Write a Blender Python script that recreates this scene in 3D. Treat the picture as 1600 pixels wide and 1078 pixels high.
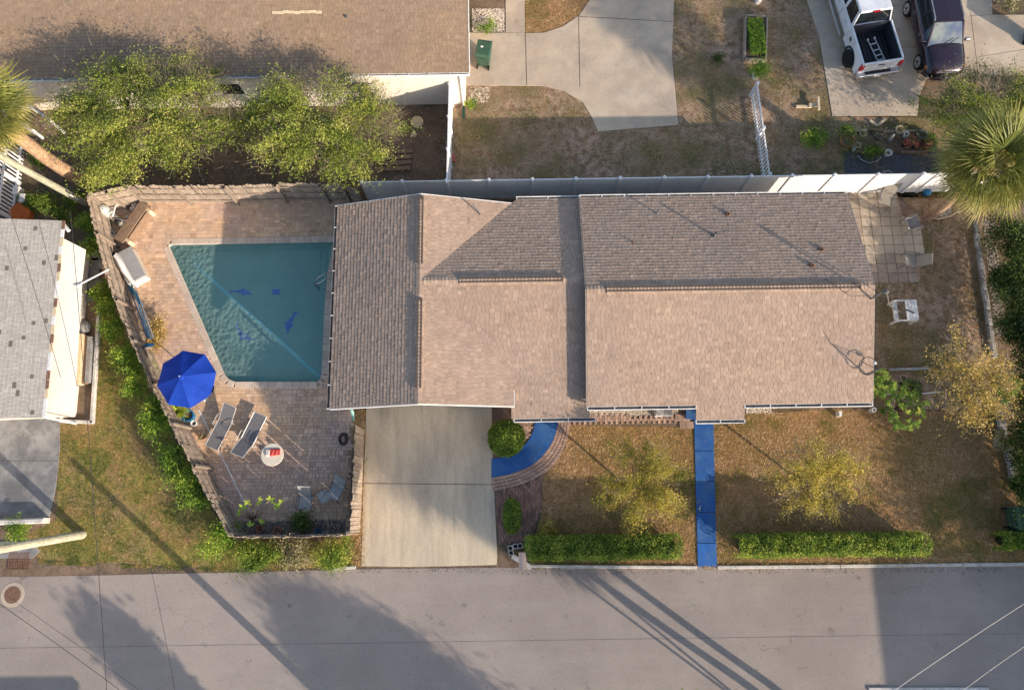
import bpy, math, random
import numpy as np
from mathutils import Vector, Matrix
from mathutils.geometry import tessellate_polygon
random.seed(7); rng = np.random.default_rng(7)
R = math.radians
for o in list(bpy.data.objects): bpy.data.objects.remove(o)
scene = bpy.context.scene
col = scene.collection
# ------------------------------------------------------------------ camera
F, TILT, ROLL, CH = 1153.2, 0.2224, 0.0145, 30.557
cd = bpy.data.cameras.new('camera'); cam = bpy.data.objects.new('camera', cd); col.objects.link(cam)
cd.sensor_width = 36; cd.lens = F/1600*36; cd.clip_end = 2000; cd.clip_start = .1
cam.matrix_world = Matrix.Translation((0, 0, CH)) @ Matrix.Rotation(TILT, 4, 'X') @ Matrix.Rotation(-ROLL, 4, 'Z')
scene.camera = cam
# ------------------------------------------------------------------ light
SX, SY = 2.25, 1.92           # ground shadow per metre of height (to -X, to +Y)
sun_dir = Vector((SX, -SY, 1)).normalized()
elev = math.asin(sun_dir.z)
w = bpy.data.worlds.new('World'); scene.world = w; w.use_nodes = True
nt = w.node_tree; bg = nt.nodes['Background']
sky = nt.nodes.new('ShaderNodeTexSky'); sky.sky_type = 'NISHITA'; sky.sun_disc = False
sky.sun_elevation = elev; sky.sun_rotation = math.atan2(sun_dir.x, sun_dir.y)
sky.air_density = 1; sky.dust_density = 1.5; sky.ozone_density = 1
nt.links.new(sky.outputs[0], bg.inputs[0]); bg.inputs[1].default_value = .15
sl = bpy.data.lights.new('sun', 'SUN'); sl.energy = 4.2; sl.angle = R(.5); sl.color = (1, .86, .70)
so = bpy.data.objects.new('sun', sl); col.objects.link(so); so.rotation_euler = sun_dir.to_track_quat('Z', 'Y').to_euler()
so.location = (30, -26, 30)
scene.view_settings.view_transform = 'Standard'; scene.view_settings.look = 'None'
scene.view_settings.exposure = 0.85; scene.view_settings.gamma = 1
scene.render.engine = 'CYCLES'
scene.cycles.max_bounces = 6; scene.cycles.transparent_max_bounces = 12

# ------------------------------------------------------------------ survey: photo measurement -> metres on the plane at height z
def P(x, y, z=0.):
    a, b = x-800, 539-y
    cr, sr = math.cos(ROLL), math.sin(ROLL)
    xr, yr = a*cr+b*sr, -a*sr+b*cr
    s, c = math.sin(TILT), math.cos(TILT)
    d = (xr, yr*c+F*s, yr*s-F*c); k = (z-CH)/d[2]
    return Vector((d[0]*k, d[1]*k, z))
def PP(pts, z=0.): return [P(x, y, z) for x, y in pts]

# ------------------------------------------------------------------ materials
MATS = {}
def mat(name, c1, c2=None, scale=2., rough=.85, bump=.0, bscale=60., tone=None, metal=0., spec=.3, c3=None, big=.25, transl=0., coat=0., fine=.35, stretch=None, alpha=None):
    """noise-mixed colour; tone = 'mul' (face attribute varies brightness) or list of colours (ramp over attribute)"""
    if name in MATS: return MATS[name]
    m = bpy.data.materials.new(name); MATS[name] = m; m.use_nodes = True
    t = m.node_tree; N = t.nodes; L = t.links; b = N['Principled BSDF']
    b.inputs['Roughness'].default_value = rough; b.inputs['Metallic'].default_value = metal
    b.inputs['Specular IOR Level'].default_value = spec
    if coat: b.inputs['Coat Weight'].default_value = coat; b.inputs['Coat Roughness'].default_value = .05
    geo = N.new('ShaderNodeNewGeometry'); vec = geo.outputs['Position']
    if stretch:
        mp = N.new('ShaderNodeMapping'); mp.inputs['Scale'].default_value = stretch; L.new(vec, mp.inputs[0]); vec = mp.outputs[0]
    def noise(s, d=6, r=.6):
        n = N.new('ShaderNodeTexNoise'); n.inputs['Scale'].default_value = s; n.inputs['Detail'].default_value = d; n.inputs['Roughness'].default_value = r
        L.new(vec, n.inputs['Vector']); return n.outputs['Fac']
    def mix(f, a, b_, blend='MIX'):
        x = N.new('ShaderNodeMix'); x.data_type = 'RGBA'; x.blend_type = blend
        for sock, v in ((x.inputs[0], f), (x.inputs[6], a), (x.inputs[7], b_)):
            if hasattr(v, 'links'): L.new(v, sock)
            elif isinstance(v, (tuple, list)): sock.default_value = (*v[:3], 1)
            else: sock.default_value = v
        return x.outputs[2]
    def ramp(f, lo, hi):
        r_ = N.new('ShaderNodeMapRange'); r_.inputs[1].default_value = lo; r_.inputs[2].default_value = hi; L.new(f, r_.inputs[0]); return r_.outputs[0]
    if c2 is None: c2 = tuple(v*.82 for v in c1)
    if isinstance(tone, (list, tuple)):
        at = N.new('ShaderNodeAttribute'); at.attribute_name = 'tone'
        cr = N.new('ShaderNodeValToRGB'); L.new(at.outputs['Fac'], cr.inputs[0])
        e = cr.color_ramp.elements
        while len(e) < len(tone): e.new(.5)
        for i, c in enumerate(tone): e[i].position = i/(len(tone)-1); e[i].color = (*c, 1)
        base = cr.outputs[0]
    else:
        base = mix(ramp(noise(scale), .38, .62), c1, c2)
        if c3 is not None: base = mix(ramp(noise(big, 5, .65), .45, .62), base, c3)
        if tone == 'mul':
            at = N.new('ShaderNodeAttribute'); at.attribute_name = 'tone'
            cm = N.new('ShaderNodeCombineColor')
            for i in range(3): L.new(at.outputs['Fac'], cm.inputs[i])
            base = mix(1., base, cm.outputs[0], 'MULTIPLY')
    if fine:
        g = N.new('ShaderNodeMapRange'); g.inputs[1].default_value = .3; g.inputs[2].default_value = .7
        g.inputs[3].default_value = 1-fine; g.inputs[4].default_value = 1+fine; L.new(noise(bscale*.35, 8, .75), g.inputs[0])
        cm = N.new('ShaderNodeCombineColor')
        for i in range(3): L.new(g.outputs[0], cm.inputs[i])
        base = mix(1., base, cm.outputs[0], 'MULTIPLY')
    L.new(base, b.inputs['Base Color'])
    if bump:
        bp = N.new('ShaderNodeBump'); bp.inputs['Strength'].default_value = bump; bp.inputs['Distance'].default_value = .02
        L.new(noise(bscale, 8, .7), bp.inputs['Height']); L.new(bp.outputs[0], b.inputs['Normal'])
    if transl:
        tr = N.new('ShaderNodeBsdfTranslucent'); L.new(base, tr.inputs[0]); ms = N.new('ShaderNodeMixShader'); ms.inputs[0].default_value = transl
        L.new(b.outputs[0], ms.inputs[1]); L.new(tr.outputs[0], ms.inputs[2]); L.new(ms.outputs[0], N['Material Output'].inputs[0])
    return m
def stains(m, scale, lo, hi, colr, amt, stretch=(1, 1, 1), detail=6, rough=.65, off=(0, 0, 0)):
    t = m.node_tree; N = t.nodes; L = t.links; b = N['Principled BSDF']; src = b.inputs['Base Color'].links[0].from_socket
    geo = N.new('ShaderNodeNewGeometry'); mp = N.new('ShaderNodeMapping'); mp.inputs['Scale'].default_value = stretch; mp.inputs['Location'].default_value = off; L.new(geo.outputs['Position'], mp.inputs[0])
    n = N.new('ShaderNodeTexNoise'); n.inputs['Scale'].default_value = scale; n.inputs['Detail'].default_value = detail; n.inputs['Roughness'].default_value = rough; L.new(mp.outputs[0], n.inputs['Vector'])
    mr = N.new('ShaderNodeMapRange'); mr.inputs[1].default_value = lo; mr.inputs[2].default_value = hi; mr.inputs[4].default_value = amt; L.new(n.outputs['Fac'], mr.inputs[0])
    x = N.new('ShaderNodeMix'); x.data_type = 'RGBA'; L.new(mr.outputs[0], x.inputs[0]); L.new(src, x.inputs[6]); x.inputs[7].default_value = (*colr, 1); L.new(x.outputs[2], b.inputs['Base Color'])

def cracks(m, period, width, colr, amt=.6, axis=None):
    """adds stains / hairline cracks by a voronoi edge to an existing material"""
    t = m.node_tree; N = t.nodes; L = t.links; b = N['Principled BSDF']
    src = b.inputs['Base Color'].links[0].from_socket
    geo = N.new('ShaderNodeNewGeometry'); nz = N.new('ShaderNodeTexNoise'); nz.inputs['Scale'].default_value = 2.; nz.inputs['Detail'].default_value = 6
    L.new(geo.outputs['Position'], nz.inputs['Vector'])
    ad = N.new('ShaderNodeVectorMath'); ad.operation = 'MULTIPLY_ADD'; ad.inputs[1].default_value = (.9, .9, .9)
    L.new(nz.outputs['Color'], ad.inputs[0]); L.new(geo.outputs['Position'], ad.inputs[2])
    v = N.new('ShaderNodeTexVoronoi'); v.feature = 'DISTANCE_TO_EDGE'; v.inputs['Scale'].default_value = 1/period; L.new(ad.outputs[0], v.inputs['Vector'])
    mr = N.new('ShaderNodeMapRange'); mr.inputs[1].default_value = 0; mr.inputs[2].default_value = width; mr.inputs[3].default_value = amt; mr.inputs[4].default_value = 0
    L.new(v.outputs['Distance'], mr.inputs[0])
    n2 = N.new('ShaderNodeTexNoise'); n2.inputs['Scale'].default_value = .35; L.new(geo.outputs['Position'], n2.inputs['Vector'])
    m2 = N.new('ShaderNodeMapRange'); m2.inputs[1].default_value = .5; m2.inputs[2].default_value = .62; L.new(n2.outputs['Fac'], m2.inputs[0])
    mu = N.new('ShaderNodeMath'); mu.operation = 'MULTIPLY'; L.new(mr.outputs[0], mu.inputs[0]); L.new(m2.outputs[0], mu.inputs[1])
    x = N.new('ShaderNodeMix'); x.data_type = 'RGBA'; L.new(mu.outputs[0], x.inputs[0]); L.new(src, x.inputs[6]); x.inputs[7].default_value = (*colr, 1)
    L.new(x.outputs[2], b.inputs['Base Color'])

def vnoise(x, y, s, seed=0):
    x = np.asarray(x)/s+seed*17.3; y = np.asarray(y)/s+seed*9.1
    xi = np.floor(x).astype(int); yi = np.floor(y).astype(int); fx = x-xi; fy = y-yi
    fx = fx*fx*(3-2*fx); fy = fy*fy*(3-2*fy)
    def h(a, b):
        n = (a*374761393+b*668265263+seed*982451653) & 0x7fffffff
        n = ((n ^ (n >> 13))*1274126177) & 0x7fffffff
        return ((n ^ (n >> 16)) & 0xffff)/65535.
    return (h(xi, yi)*(1-fx)+h(xi+1, yi)*fx)*(1-fy)+(h(xi, yi+1)*(1-fx)+h(xi+1, yi+1)*fx)*fy

# ------------------------------------------------------------------ objects
OFS = {}
def tag(o, label=None, cat=None, group=None, kind=None):
    if label: o['label'] = label
    if cat: o['category'] = cat
    if group: o['group'] = group
    if kind: o['kind'] = kind
    return o
def empty(name, loc, label, cat, group=None, rz=0):
    o = bpy.data.objects.new(name, None); col.objects.link(o); o.location = loc; o.rotation_euler = (0, 0, rz); o.empty_display_size = .2
    OFS[o.name] = Vector(loc) if rz == 0 else Vector((0, 0, 0)); tag(o, label, cat, group); return o
def link(name, me, parent=None, loc=(0, 0, 0), rot=None, M=None):
    o = bpy.data.objects.new(name, me); col.objects.link(o)
    if parent is not None: o.parent = parent
    if M is not None: o.matrix_local = M
    else:
        o.location = loc
        if rot is not None: o.rotation_euler = rot
    return o
class MB:
    def __init__(s): s.v = []; s.f = []; s.t = []; s.tone = 1.
    def add(s, vs, fs, tone=None):
        n = len(s.v); s.v += [tuple(p) for p in vs]; s.f += [tuple(i+n for i in f) for f in fs]; s.t += [s.tone if tone is None else tone]*len(fs); return s
    def hexa(s, b, t, tone=None):   # 4 bottom, 4 top corners
        return s.add(list(b)+list(t), [(3, 2, 1, 0), (4, 5, 6, 7), (0, 1, 5, 4), (1, 2, 6, 5), (2, 3, 7, 6), (3, 0, 4, 7)], tone)
    def box(s, c, d, rz=0, tone=None, rx=0, ry=0):
        M = Matrix.Translation(c) @ Matrix.Rotation(rz, 4, 'Z') @ Matrix.Rotation(rx, 4, 'X') @ Matrix.Rotation(ry, 4, 'Y')
        x, y, z = d[0]/2, d[1]/2, d[2]/2
        q = [(-x, -y), (x, -y), (x, y), (-x, y)]
        return s.hexa([M @ Vector((a, b, -z)) for a, b in q], [M @ Vector((a, b, z)) for a, b in q], tone)
    def cbox(s, c, d, ch=.02, rz=0, tone=None):    # box with chamfered top edges
        M = Matrix.Translation(c) @ Matrix.Rotation(rz, 4, 'Z')
        x, y, z = d[0]/2, d[1]/2, d[2]/2
        r = lambda x, y, z: [M @ Vector(p) for p in ((-x, -y, z), (x, -y, z), (x, y, z), (-x, y, z))]
        vs = r(x, y, -z)+r(x, y, z-ch)+r(x-ch, y-ch, z)
        fs = [(3, 2, 1, 0), (8, 9, 10, 11)]
        for k in (0, 4):
            for i in range(4): fs.append((k+i, k+(i+1) % 4, k+4+(i+1) % 4, k+4+i))
        return s.add(vs, fs, tone)
    def prism(s, poly, z0, z1, tone=None):
        n = len(poly); a = sum(poly[i][0]*poly[(i+1) % n][1]-poly[(i+1) % n][0]*poly[i][1] for i in range(n))
        if a < 0: poly = poly[::-1]
        vs = [(p[0], p[1], z0) for p in poly]+[(p[0], p[1], z1) for p in poly]
        fs = [tuple(range(n, 2*n)), tuple(range(n-1, -1, -1))]+[(i, (i+1) % n, n+(i+1) % n, n+i) for i in range(n)]
        return s.add(vs, fs, tone)
    def sheet(s, poly, z=0., tone=None):
        n = len(poly); a = sum(poly[i][0]*poly[(i+1) % n][1]-poly[(i+1) % n][0]*poly[i][1] for i in range(n))
        if a < 0: poly = poly[::-1]
        return s.add([(p[0], p[1], z) for p in poly], [tuple(range(n))], tone)
    def tube(s, pts, r, n=6, tone=None, r1=None, cap=True):
        pts = [Vector(p) for p in pts]; m = len(pts)
        vs = []; prev = None
        for i, p in enumerate(pts):
            d = (pts[min(i+1, m-1)]-pts[max(i-1, 0)]).normalized()
            if prev is None: a = d.orthogonal().normalized()
            else:
                a = prev-d*prev.dot(d); a = a.normalized() if a.length > 1e-6 else d.orthogonal().normalized()
            prev = a; b = d.cross(a)
            rr = r if r1 is None else r+(r1-r)*i/(m-1)
            if isinstance(r, (list, tuple)): rr = r[i]
            for k in range(n):
                t = 2*math.pi*k/n; vs.append(p+(a*math.cos(t)+b*math.sin(t))*rr)
        fs = [(i*n+k, i*n+(k+1) % n, (i+1)*n+(k+1) % n, (i+1)*n+k) for i in range(m-1) for k in range(n)]
        if cap: fs += [tuple(range(n-1, -1, -1)), tuple(range((m-1)*n, m*n))]
        return s.add(vs, fs, tone)
    def lathe(s, prof, c=(0, 0, 0), n=16, tone=None, sx=1., sy=1.):
        vs = []; c = Vector(c)
        for r, z in prof:
            for k in range(n):
                t = 2*math.pi*k/n; vs.append(c+Vector((r*math.cos(t)*sx, r*math.sin(t)*sy, z)))
        m = len(prof)
        fs = [(i*n+k, i*n+(k+1) % n, (i+1)*n+(k+1) % n, (i+1)*n+k) for i in range(m-1) for k in range(n)]
        fs += [tuple(range(n-1, -1, -1)), tuple(range((m-1)*n, m*n))]
        return s.add(vs, fs, tone)
    def loft(s, rings, tone=None, closed=True):
        n = len(rings[0]); vs = [p for r in rings for p in r]; m = len(rings)
        fs = [(i*n+k, i*n+(k+1) % n, (i+1)*n+(k+1) % n, (i+1)*n+k) for i in range(m-1) for k in range(n)]
        fs += [tuple(range(n-1, -1, -1)), tuple(range((m-1)*n, m*n))]
        return s.add(vs, fs, tone)
    def mesh(s, name, m, off=None, smooth=False):
        me = bpy.data.meshes.new(name)
        v = s.v if off is None else [(p[0]-off[0], p[1]-off[1], p[2]-off[2]) for p in s.v]
        me.from_pydata(v, [], s.f)
        a = me.attributes.new('tone', 'FLOAT', 'FACE'); a.data.foreach_set('value', s.t)
        me.materials.append(m)
        if smooth: me.polygons.foreach_set('use_smooth', [True]*len(me.polygons))
        me.update(); return me
    def build(s, name, m, parent=None, smooth=False, bevel=0, sub=0, **kw):
        off = OFS.get(parent.name) if parent is not None else None
        o = link(name, s.mesh(name, m, off, smooth), parent)
        if off is not None: OFS[o.name] = off
        if bevel:
            bv = o.modifiers.new('bevel', 'BEVEL'); bv.width = bevel; bv.segments = 2; bv.limit_method = 'ANGLE'
        if sub:
            sb = o.modifiers.new('sub', 'SUBSURF'); sb.levels = sub; sb.render_levels = sub
        if kw: tag(o, **kw)
        return o
def npmesh(name, V, nper, tones, m):
    """V: (faces*nper,3) independent polygons"""
    me = bpy.data.meshes.new(name); nv = len(V); nf = nv//nper
    me.vertices.add(nv); me.vertices.foreach_set('co', V.astype(np.float32).ravel())
    me.loops.add(nv); me.loops.foreach_set('vertex_index', np.arange(nv, dtype=np.int32))
    me.polygons.add(nf); me.polygons.foreach_set('loop_start', np.arange(nf, dtype=np.int32)*nper)
    try: me.polygons.foreach_set('loop_total', np.full(nf, nper, dtype=np.int32))
    except Exception: pass
    a = me.attributes.new('tone', 'FLOAT', 'FACE'); a.data.foreach_set('value', np.clip(tones, 0, 2).astype(np.float32))
    me.materials.append(m); me.update(); me.validate(); return me
def inpoly(x, y, poly):
    x = np.asarray(x); y = np.asarray(y); c = np.zeros(x.shape, bool); n = len(poly)
    for i in range(n):
        x0, y0 = poly[i][0], poly[i][1]; x1, y1 = poly[i-1][0], poly[i-1][1]
        k = ((y0 > y) != (y1 > y)) & (x < (x1-x0)*(y-y0)/((y1-y0) if y1 != y0 else 1e-9)+x0); c ^= k
    return c
def dist_poly(x, y, poly):
    d = np.full(np.shape(x), 1e9); n = len(poly)
    for i in range(n):
        ax, ay = poly[i][0], poly[i][1]; bx, by = poly[(i+1) % n][0], poly[(i+1) % n][1]
        t = np.clip(((x-ax)*(bx-ax)+(y-ay)*(by-ay))/max((bx-ax)**2+(by-ay)**2, 1e-9), 0, 1)
        d = np.minimum(d, np.hypot(x-ax-t*(bx-ax), y-ay-t*(by-ay)))
    return d
def copy_tree(o, parent=None):
    c = o.copy(); col.objects.link(c)
    if parent is not None: c.parent = parent
    for ch in list(o.children): copy_tree(ch, c)
    return c

# ================================================================== materials list
ASPH = mat('asphalt', (.305, .256, .226), (.335, .282, .247), .6, .9, .35, 90, c3=(.27, .225, .20), big=.11, fine=.3)
cracks(ASPH, 3.2, .008, (.12, .11, .10), .45)
CONC = mat('concrete', (.50, .40, .295), (.43, .345, .26), .9, .9, .2, 70, c3=(.37, .30, .235), big=.35, fine=.22)
cracks(CONC, 4., .006, (.15, .12, .1), .55)
CONC2 = mat('driveway_concrete', (.58, .48, .345), (.51, .42, .31), .7, .9, .2, 60, c3=(.42, .35, .265), big=.3, fine=.22, stretch=(2.2, .5, 1))
GREYC = mat('grey_concrete', (.30, .29, .28), (.24, .235, .23), .8, .9, .2, 70, c3=(.16, .16, .165), big=.45, fine=.25)
JOINT = mat('joint_dark', (.075, .06, .05), (.14, .11, .09), 3)
EARTH = mat('earth', (.23, .155, .105), (.15, .105, .07), 1.3, 1, .6, 30, c3=(.085, .065, .04), big=.3, fine=.5)
LAWN = mat('dry_lawn', (.37, .205, .10), (.24, .13, .065), 5.5, 1, .9, 38, c3=(.17, .12, .04), big=.32, fine=.55)
NYARD = mat('north_yard_soil', (.20, .12, .07), (.42, .29, .20), 3.2, 1, .9, 28, c3=(.15, .12, .05), big=.4, fine=.5)
VERGE = mat('verge_lawn', (.34, .27, .075), (.15, .16, .035), 3.5, 1, .8, 45, c3=(.34, .22, .11), big=.45, fine=.5)
GRASS = mat('grass_blades', (1, 1, 1), tone=[(.07, .10, .02), (.20, .21, .045), (.42, .25, .09), (.60, .385, .19), (.80, .60, .37)], fine=0, rough=.8, transl=.25)
SHING = mat('tan_shingle', (.40, .285, .212), (.345, .25, .188), 7, .95, .5, 120, tone='mul', fine=.22, spec=.15, c3=(.355, .262, .205), big=.28)
SHINGN = mat('brown_shingle', (.335, .232, .152), (.285, .2, .135), 5, .95, .5, 120, tone='mul', fine=.22, spec=.15, c3=(.30, .215, .155), big=.3)
SHINGG = mat('grey_shingle', (.40, .37, .34), (.35, .325, .30), 6, .95, .5, 120, tone='mul', fine=.2, spec=.15)
UNDER = mat('roof_underlay', (.10, .075, .06), fine=0)
WALLW = mat('white_stucco', (.70, .62, .53), (.65, .58, .50), 1.2, .9, .2, 60, fine=.08)
TRIM = mat('white_trim', (.74, .72, .69), (.62, .60, .57), 3, .5, fine=.08)
GUTD = mat('gutter_inside', (.16, .16, .17), (.10, .09, .08), 5, .7, fine=.3)
VINYL = mat('white_vinyl', (.74, .735, .74), (.69, .685, .69), 1.5, .45, fine=.05)
WOOD = mat('weathered_board', (.36, .285, .22), (.27, .215, .17), 6, .9, .5, 60, tone='mul', fine=.4, stretch=(1, 1, .25))
WOODB = mat('brown_timber', (.25, .165, .11), (.19, .125, .085), 6, .85, .4, 60, tone='mul', fine=.35)
PALEW = mat('pale_timber', (.62, .50, .33), (.52, .41, .27), 8, .8, fine=.25)
PAVER = mat('paver', (.66, .43, .265), (.60, .42, .29), 1.2, .85, .3, 80, tone='mul', fine=.22, c3=(.56, .39, .31), big=.22)
PSAND = mat('joint_sand', (.42, .29, .19), (.32, .22, .15), 4, 1, fine=.3)
BRICK = mat('brick_paver', (.31, .17, .125), (.25, .145, .115), 3, .85, .3, 80, tone='mul', fine=.25)
BRICKP = mat('pale_brick_paver', (.44, .29, .215), (.37, .245, .19), 3, .85, .3, 80, tone='mul', fine=.25)
COPING = mat('pool_coping', (.60, .47, .37), (.52, .42, .34), 3, .8, .2, fine=.15, tone='mul')
PLAST = mat('pool_plaster', (.50, .70, .60), (.44, .64, .56), 1.5, .8, fine=.12, c3=(.40, .58, .52), big=.5)
BLUEW = mat('blue_surface', (.022, .105, .33), (.017, .085, .28), 2.5, .8, .15, 60, fine=.18, tone='mul')
TILEB = mat('blue_tile', (.40, .92, 1.0), (.45, .95, 1.0), 20, .3, fine=.1)
DOLPH = mat('dolphin_blue', (.0, .10, .95), (.0, .17, .98), 5, .4, fine=.1)
FABB = mat('blue_canvas', (.004, .042, .33), (.003, .034, .28), 3, .8, fine=.08)
CHROME = mat('steel', (.55, .55, .57), metal=.9, rough=.3, fine=0)
ALU = mat('aluminium', (.6, .58, .56), rough=.4, metal=.3, fine=.05)
SLING = mat('grey_sling', (.17, .165, .17), (.14, .135, .14), 8, .8, fine=.15)
SLINGT = mat('taupe_sling', (.33, .29, .24), (.28, .25, .21), 8, .8, fine=.15)
BLACK = mat('black_plastic', (.012, .012, .014), rough=.5, fine=0)
RUBBER = mat('tyre_rubber', (.018, .018, .018), rough=.8, fine=.2)
GLASS = mat('dark_glass', (.015, .02, .025), rough=.06, spec=.8, fine=0)
SHADE_ = mat('sunshade', (.12, .15, .145), (.01, .04, .11), 1.6, .3, fine=0, spec=.8)
TRUCKW = mat('white_car_paint', (.68, .69, .73), rough=.25, spec=.5, coat=.6, fine=0)
SUVP = mat('plum_car_paint', (.026, .010, .022), rough=.28, spec=.6, coat=.9, metal=.35, fine=0)
REDL = mat('red_lens', (.45, .01, .01), rough=.2, fine=0)
AMB = mat('amber_lens', (.6, .22, .03), rough=.2, fine=0)
CLEARL = mat('headlight_lens', (.65, .62, .55), rough=.12, fine=0, spec=.8)
BINBG = mat('green_bin', (.045, .095, .06), (.035, .08, .055), 4, .5, fine=.15)
BINDK = mat('dark_green_bin', (.012, .045, .035), rough=.5, fine=.1)
BARK = mat('bark', (.24, .19, .145), (.16, .125, .095), 8, .95, .5, 40, fine=.4)
TWIG = mat('pale_twig', (.34, .26, .16), (.24, .18, .11), 5, .9, fine=.2)
PALMT = mat('palm_trunk', (.42, .27, .165), (.30, .19, .12), 6, .95, .6, 30, fine=.5)
POLEW = mat('utility_pole', (.45, .42, .32), (.33, .30, .22), 4, .9, .4, 50, fine=.35, tone='mul')
WIRE = mat('cable', (.04, .04, .045), rough=.6, fine=0)
WIREP = mat('pale_cable', (.42, .40, .37), rough=.4, fine=0)
TERRA = mat('terracotta', (.38, .15, .08), (.30, .12, .07), 6, .85, fine=.25)
PEBB = mat('pebble', (.55, .48, .40), (.40, .33, .27), 12, .8, tone='mul', fine=.3)
SLATE = mat('slate_gravel', (.10, .10, .115), (.075, .075, .09), 8, .95, .6, 50, fine=.5)
IRON = mat('rusty_iron', (.22, .12, .075), (.15, .09, .065), 8, .8, .3, fine=.4)
CMU = mat('cement_block', (.50, .48, .45), (.42, .40, .37), 8, .95, .3, fine=.2)
G_TREE = [(.03, .05, .012), (.10, .14, .022), (.22, .27, .04), (.37, .39, .075), (.52, .46, .15)]
G_HEDGE = [(.02, .05, .012), (.07, .14, .02), (.15, .24, .03), (.30, .38, .05), (.55, .52, .10)]
G_BRIGHT = [(.03, .07, .012), (.09, .19, .022), (.19, .32, .035), (.35, .46, .05), (.58, .58, .09)]
G_YEL = [(.09, .11, .02), (.24, .23, .035), (.42, .34, .055), (.60, .46, .10), (.75, .58, .22)]
G_RUST = [(.12, .11, .03), (.28, .22, .055), (.46, .33, .08), (.60, .42, .13), (.70, .54, .26)]
G_DARK = [(.012, .03, .01), (.035, .07, .018), (.08, .13, .025), (.16, .21, .035), (.28, .31, .07)]
G_DRY = [(.08, .09, .03), (.20, .19, .08), (.34, .30, .15), (.48, .41, .24), (.60, .51, .36)]
def leafmat(n, g): return mat('leaf_'+n, (1, 1, 1), tone=g, fine=0, rough=.55, transl=.3, spec=.3)
LM = {k: leafmat(k, g) for k, g in dict(tree=G_TREE, hedge=G_HEDGE, bright=G_BRIGHT, yellow=G_YEL, rust=G_RUST, dark=G_DARK, dry=G_DRY).items()}
PALML = mat('palm_leaf', (1, 1, 1), tone=[(.03, .04, .012), (.07, .095, .02), (.16, .18, .035), (.30, .28, .07), (.48, .33, .12)], fine=0, rough=.5, transl=.25)

stains(ASPH, 1.6, .62, .70, (.10, .085, .075), .55)
stains(ASPH, .8, .50, .72, (.36, .31, .27), .45, (.25, 1.6, 1), off=(3, 1, 0))
stains(ASPH, 14, .70, .76, (.07, .06, .05), .8, detail=2)
stains(CONC, 1.3, .58, .75, (.22, .18, .14), .45); stains(CONC, 12, .68, .76, (.12, .09, .06), .6, detail=3); stains(CONC, .5, .5, .7, (.62, .54, .43), .4)
stains(CONC2, 1.5, .52, .7, (.36, .29, .20), .5, (2.6, .25, 1)); stains(CONC2, 1.1, .6, .72, (.25, .21, .17), .45, off=(5, 2, 0)); stains(CONC2, 13, .70, .77, (.16, .12, .09), .6, detail=3)
stains(GREYC, .7, .48, .6, (.12, .12, .125), .7, off=(2, 2, 0)); stains(GREYC, 1.2, .55, .7, (.40, .39, .38), .5)
stains(BLUEW, 1.6, .46, .66, (.06, .15, .29), .7); stains(BLUEW, 7, .60, .70, (.14, .17, .21), .6, detail=4)
stains(SHING, .9, .52, .75, (.26, .195, .155), .4); stains(SHINGN, .7, .5, .72, (.22, .16, .115), .4); stains(PAVER, .8, .52, .72, (.40, .29, .23), .5); stains(PAVER, 8, .66, .74, (.25, .17, .13), .4)
stains(VINYL, .9, .55, .75, (.52, .51, .49), .35, (1, 1, .3)); stains(WALLW, 1., .55, .75, (.58, .51, .42), .4)
stains(LAWN, .55, .50, .62, (.18, .13, .055), .5); stains(LAWN, 1.7, .57, .66, (.40, .27, .17), .6, off=(1, 7, 0)); stains(VERGE, .9, .55, .66, (.30, .19, .10), .6)
def water_mat():
    m = bpy.data.materials.new('pool_water'); m.use_nodes = True; t = m.node_tree; N = t.nodes; L = t.links
    N.remove(N['Principled BSDF'])
    tr = N.new('ShaderNodeBsdfTransparent'); tr.inputs[0].default_value = (.74, .89, .88, 1)
    gl = N.new('ShaderNodeBsdfGlossy'); gl.inputs['Roughness'].default_value = .03
    fr = N.new('ShaderNodeFresnel'); fr.inputs[0].default_value = 1.33
    nz = N.new('ShaderNodeTexNoise'); nz.inputs['Scale'].default_value = 5; nz.inputs['Detail'].default_value = 3
    g = N.new('ShaderNodeNewGeometry'); L.new(g.outputs['Position'], nz.inputs['Vector'])
    bp = N.new('ShaderNodeBump'); bp.inputs['Strength'].default_value = .25; bp.inputs['Distance'].default_value = .05
    L.new(nz.outputs['Fac'], bp.inputs['Height']); L.new(bp.outputs[0], gl.inputs['Normal']); L.new(bp.outputs[0], fr.inputs['Normal'])
    mx = N.new('ShaderNodeMixShader'); L.new(fr.outputs[0], mx.inputs[0]); L.new(tr.outputs[0], mx.inputs[1]); L.new(gl.outputs[0], mx.inputs[2])
    df = N.new('ShaderNodeBsdfDiffuse'); df.inputs[0].default_value = (.38, .58, .52, 1); m2 = N.new('ShaderNodeMixShader'); m2.inputs[0].default_value = .22
    n2 = N.new('ShaderNodeTexVoronoi'); n2.feature = 'SMOOTH_F1'; n2.inputs['Scale'].default_value = 6; L.new(g.outputs['Position'], n2.inputs['Vector'])
    b2 = N.new('ShaderNodeBump'); b2.inputs['Strength'].default_value = .55; b2.inputs['Distance'].default_value = .14; L.new(n2.outputs['Distance'], b2.inputs['Height']); L.new(b2.outputs[0], df.inputs['Normal'])
    L.new(mx.outputs[0], m2.inputs[1]); L.new(df.outputs[0], m2.inputs[2])   # slightly milky water
    L.new(m2.outputs[0], N['Material Output'].inputs[0]); return m
WATER = water_mat()

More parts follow.
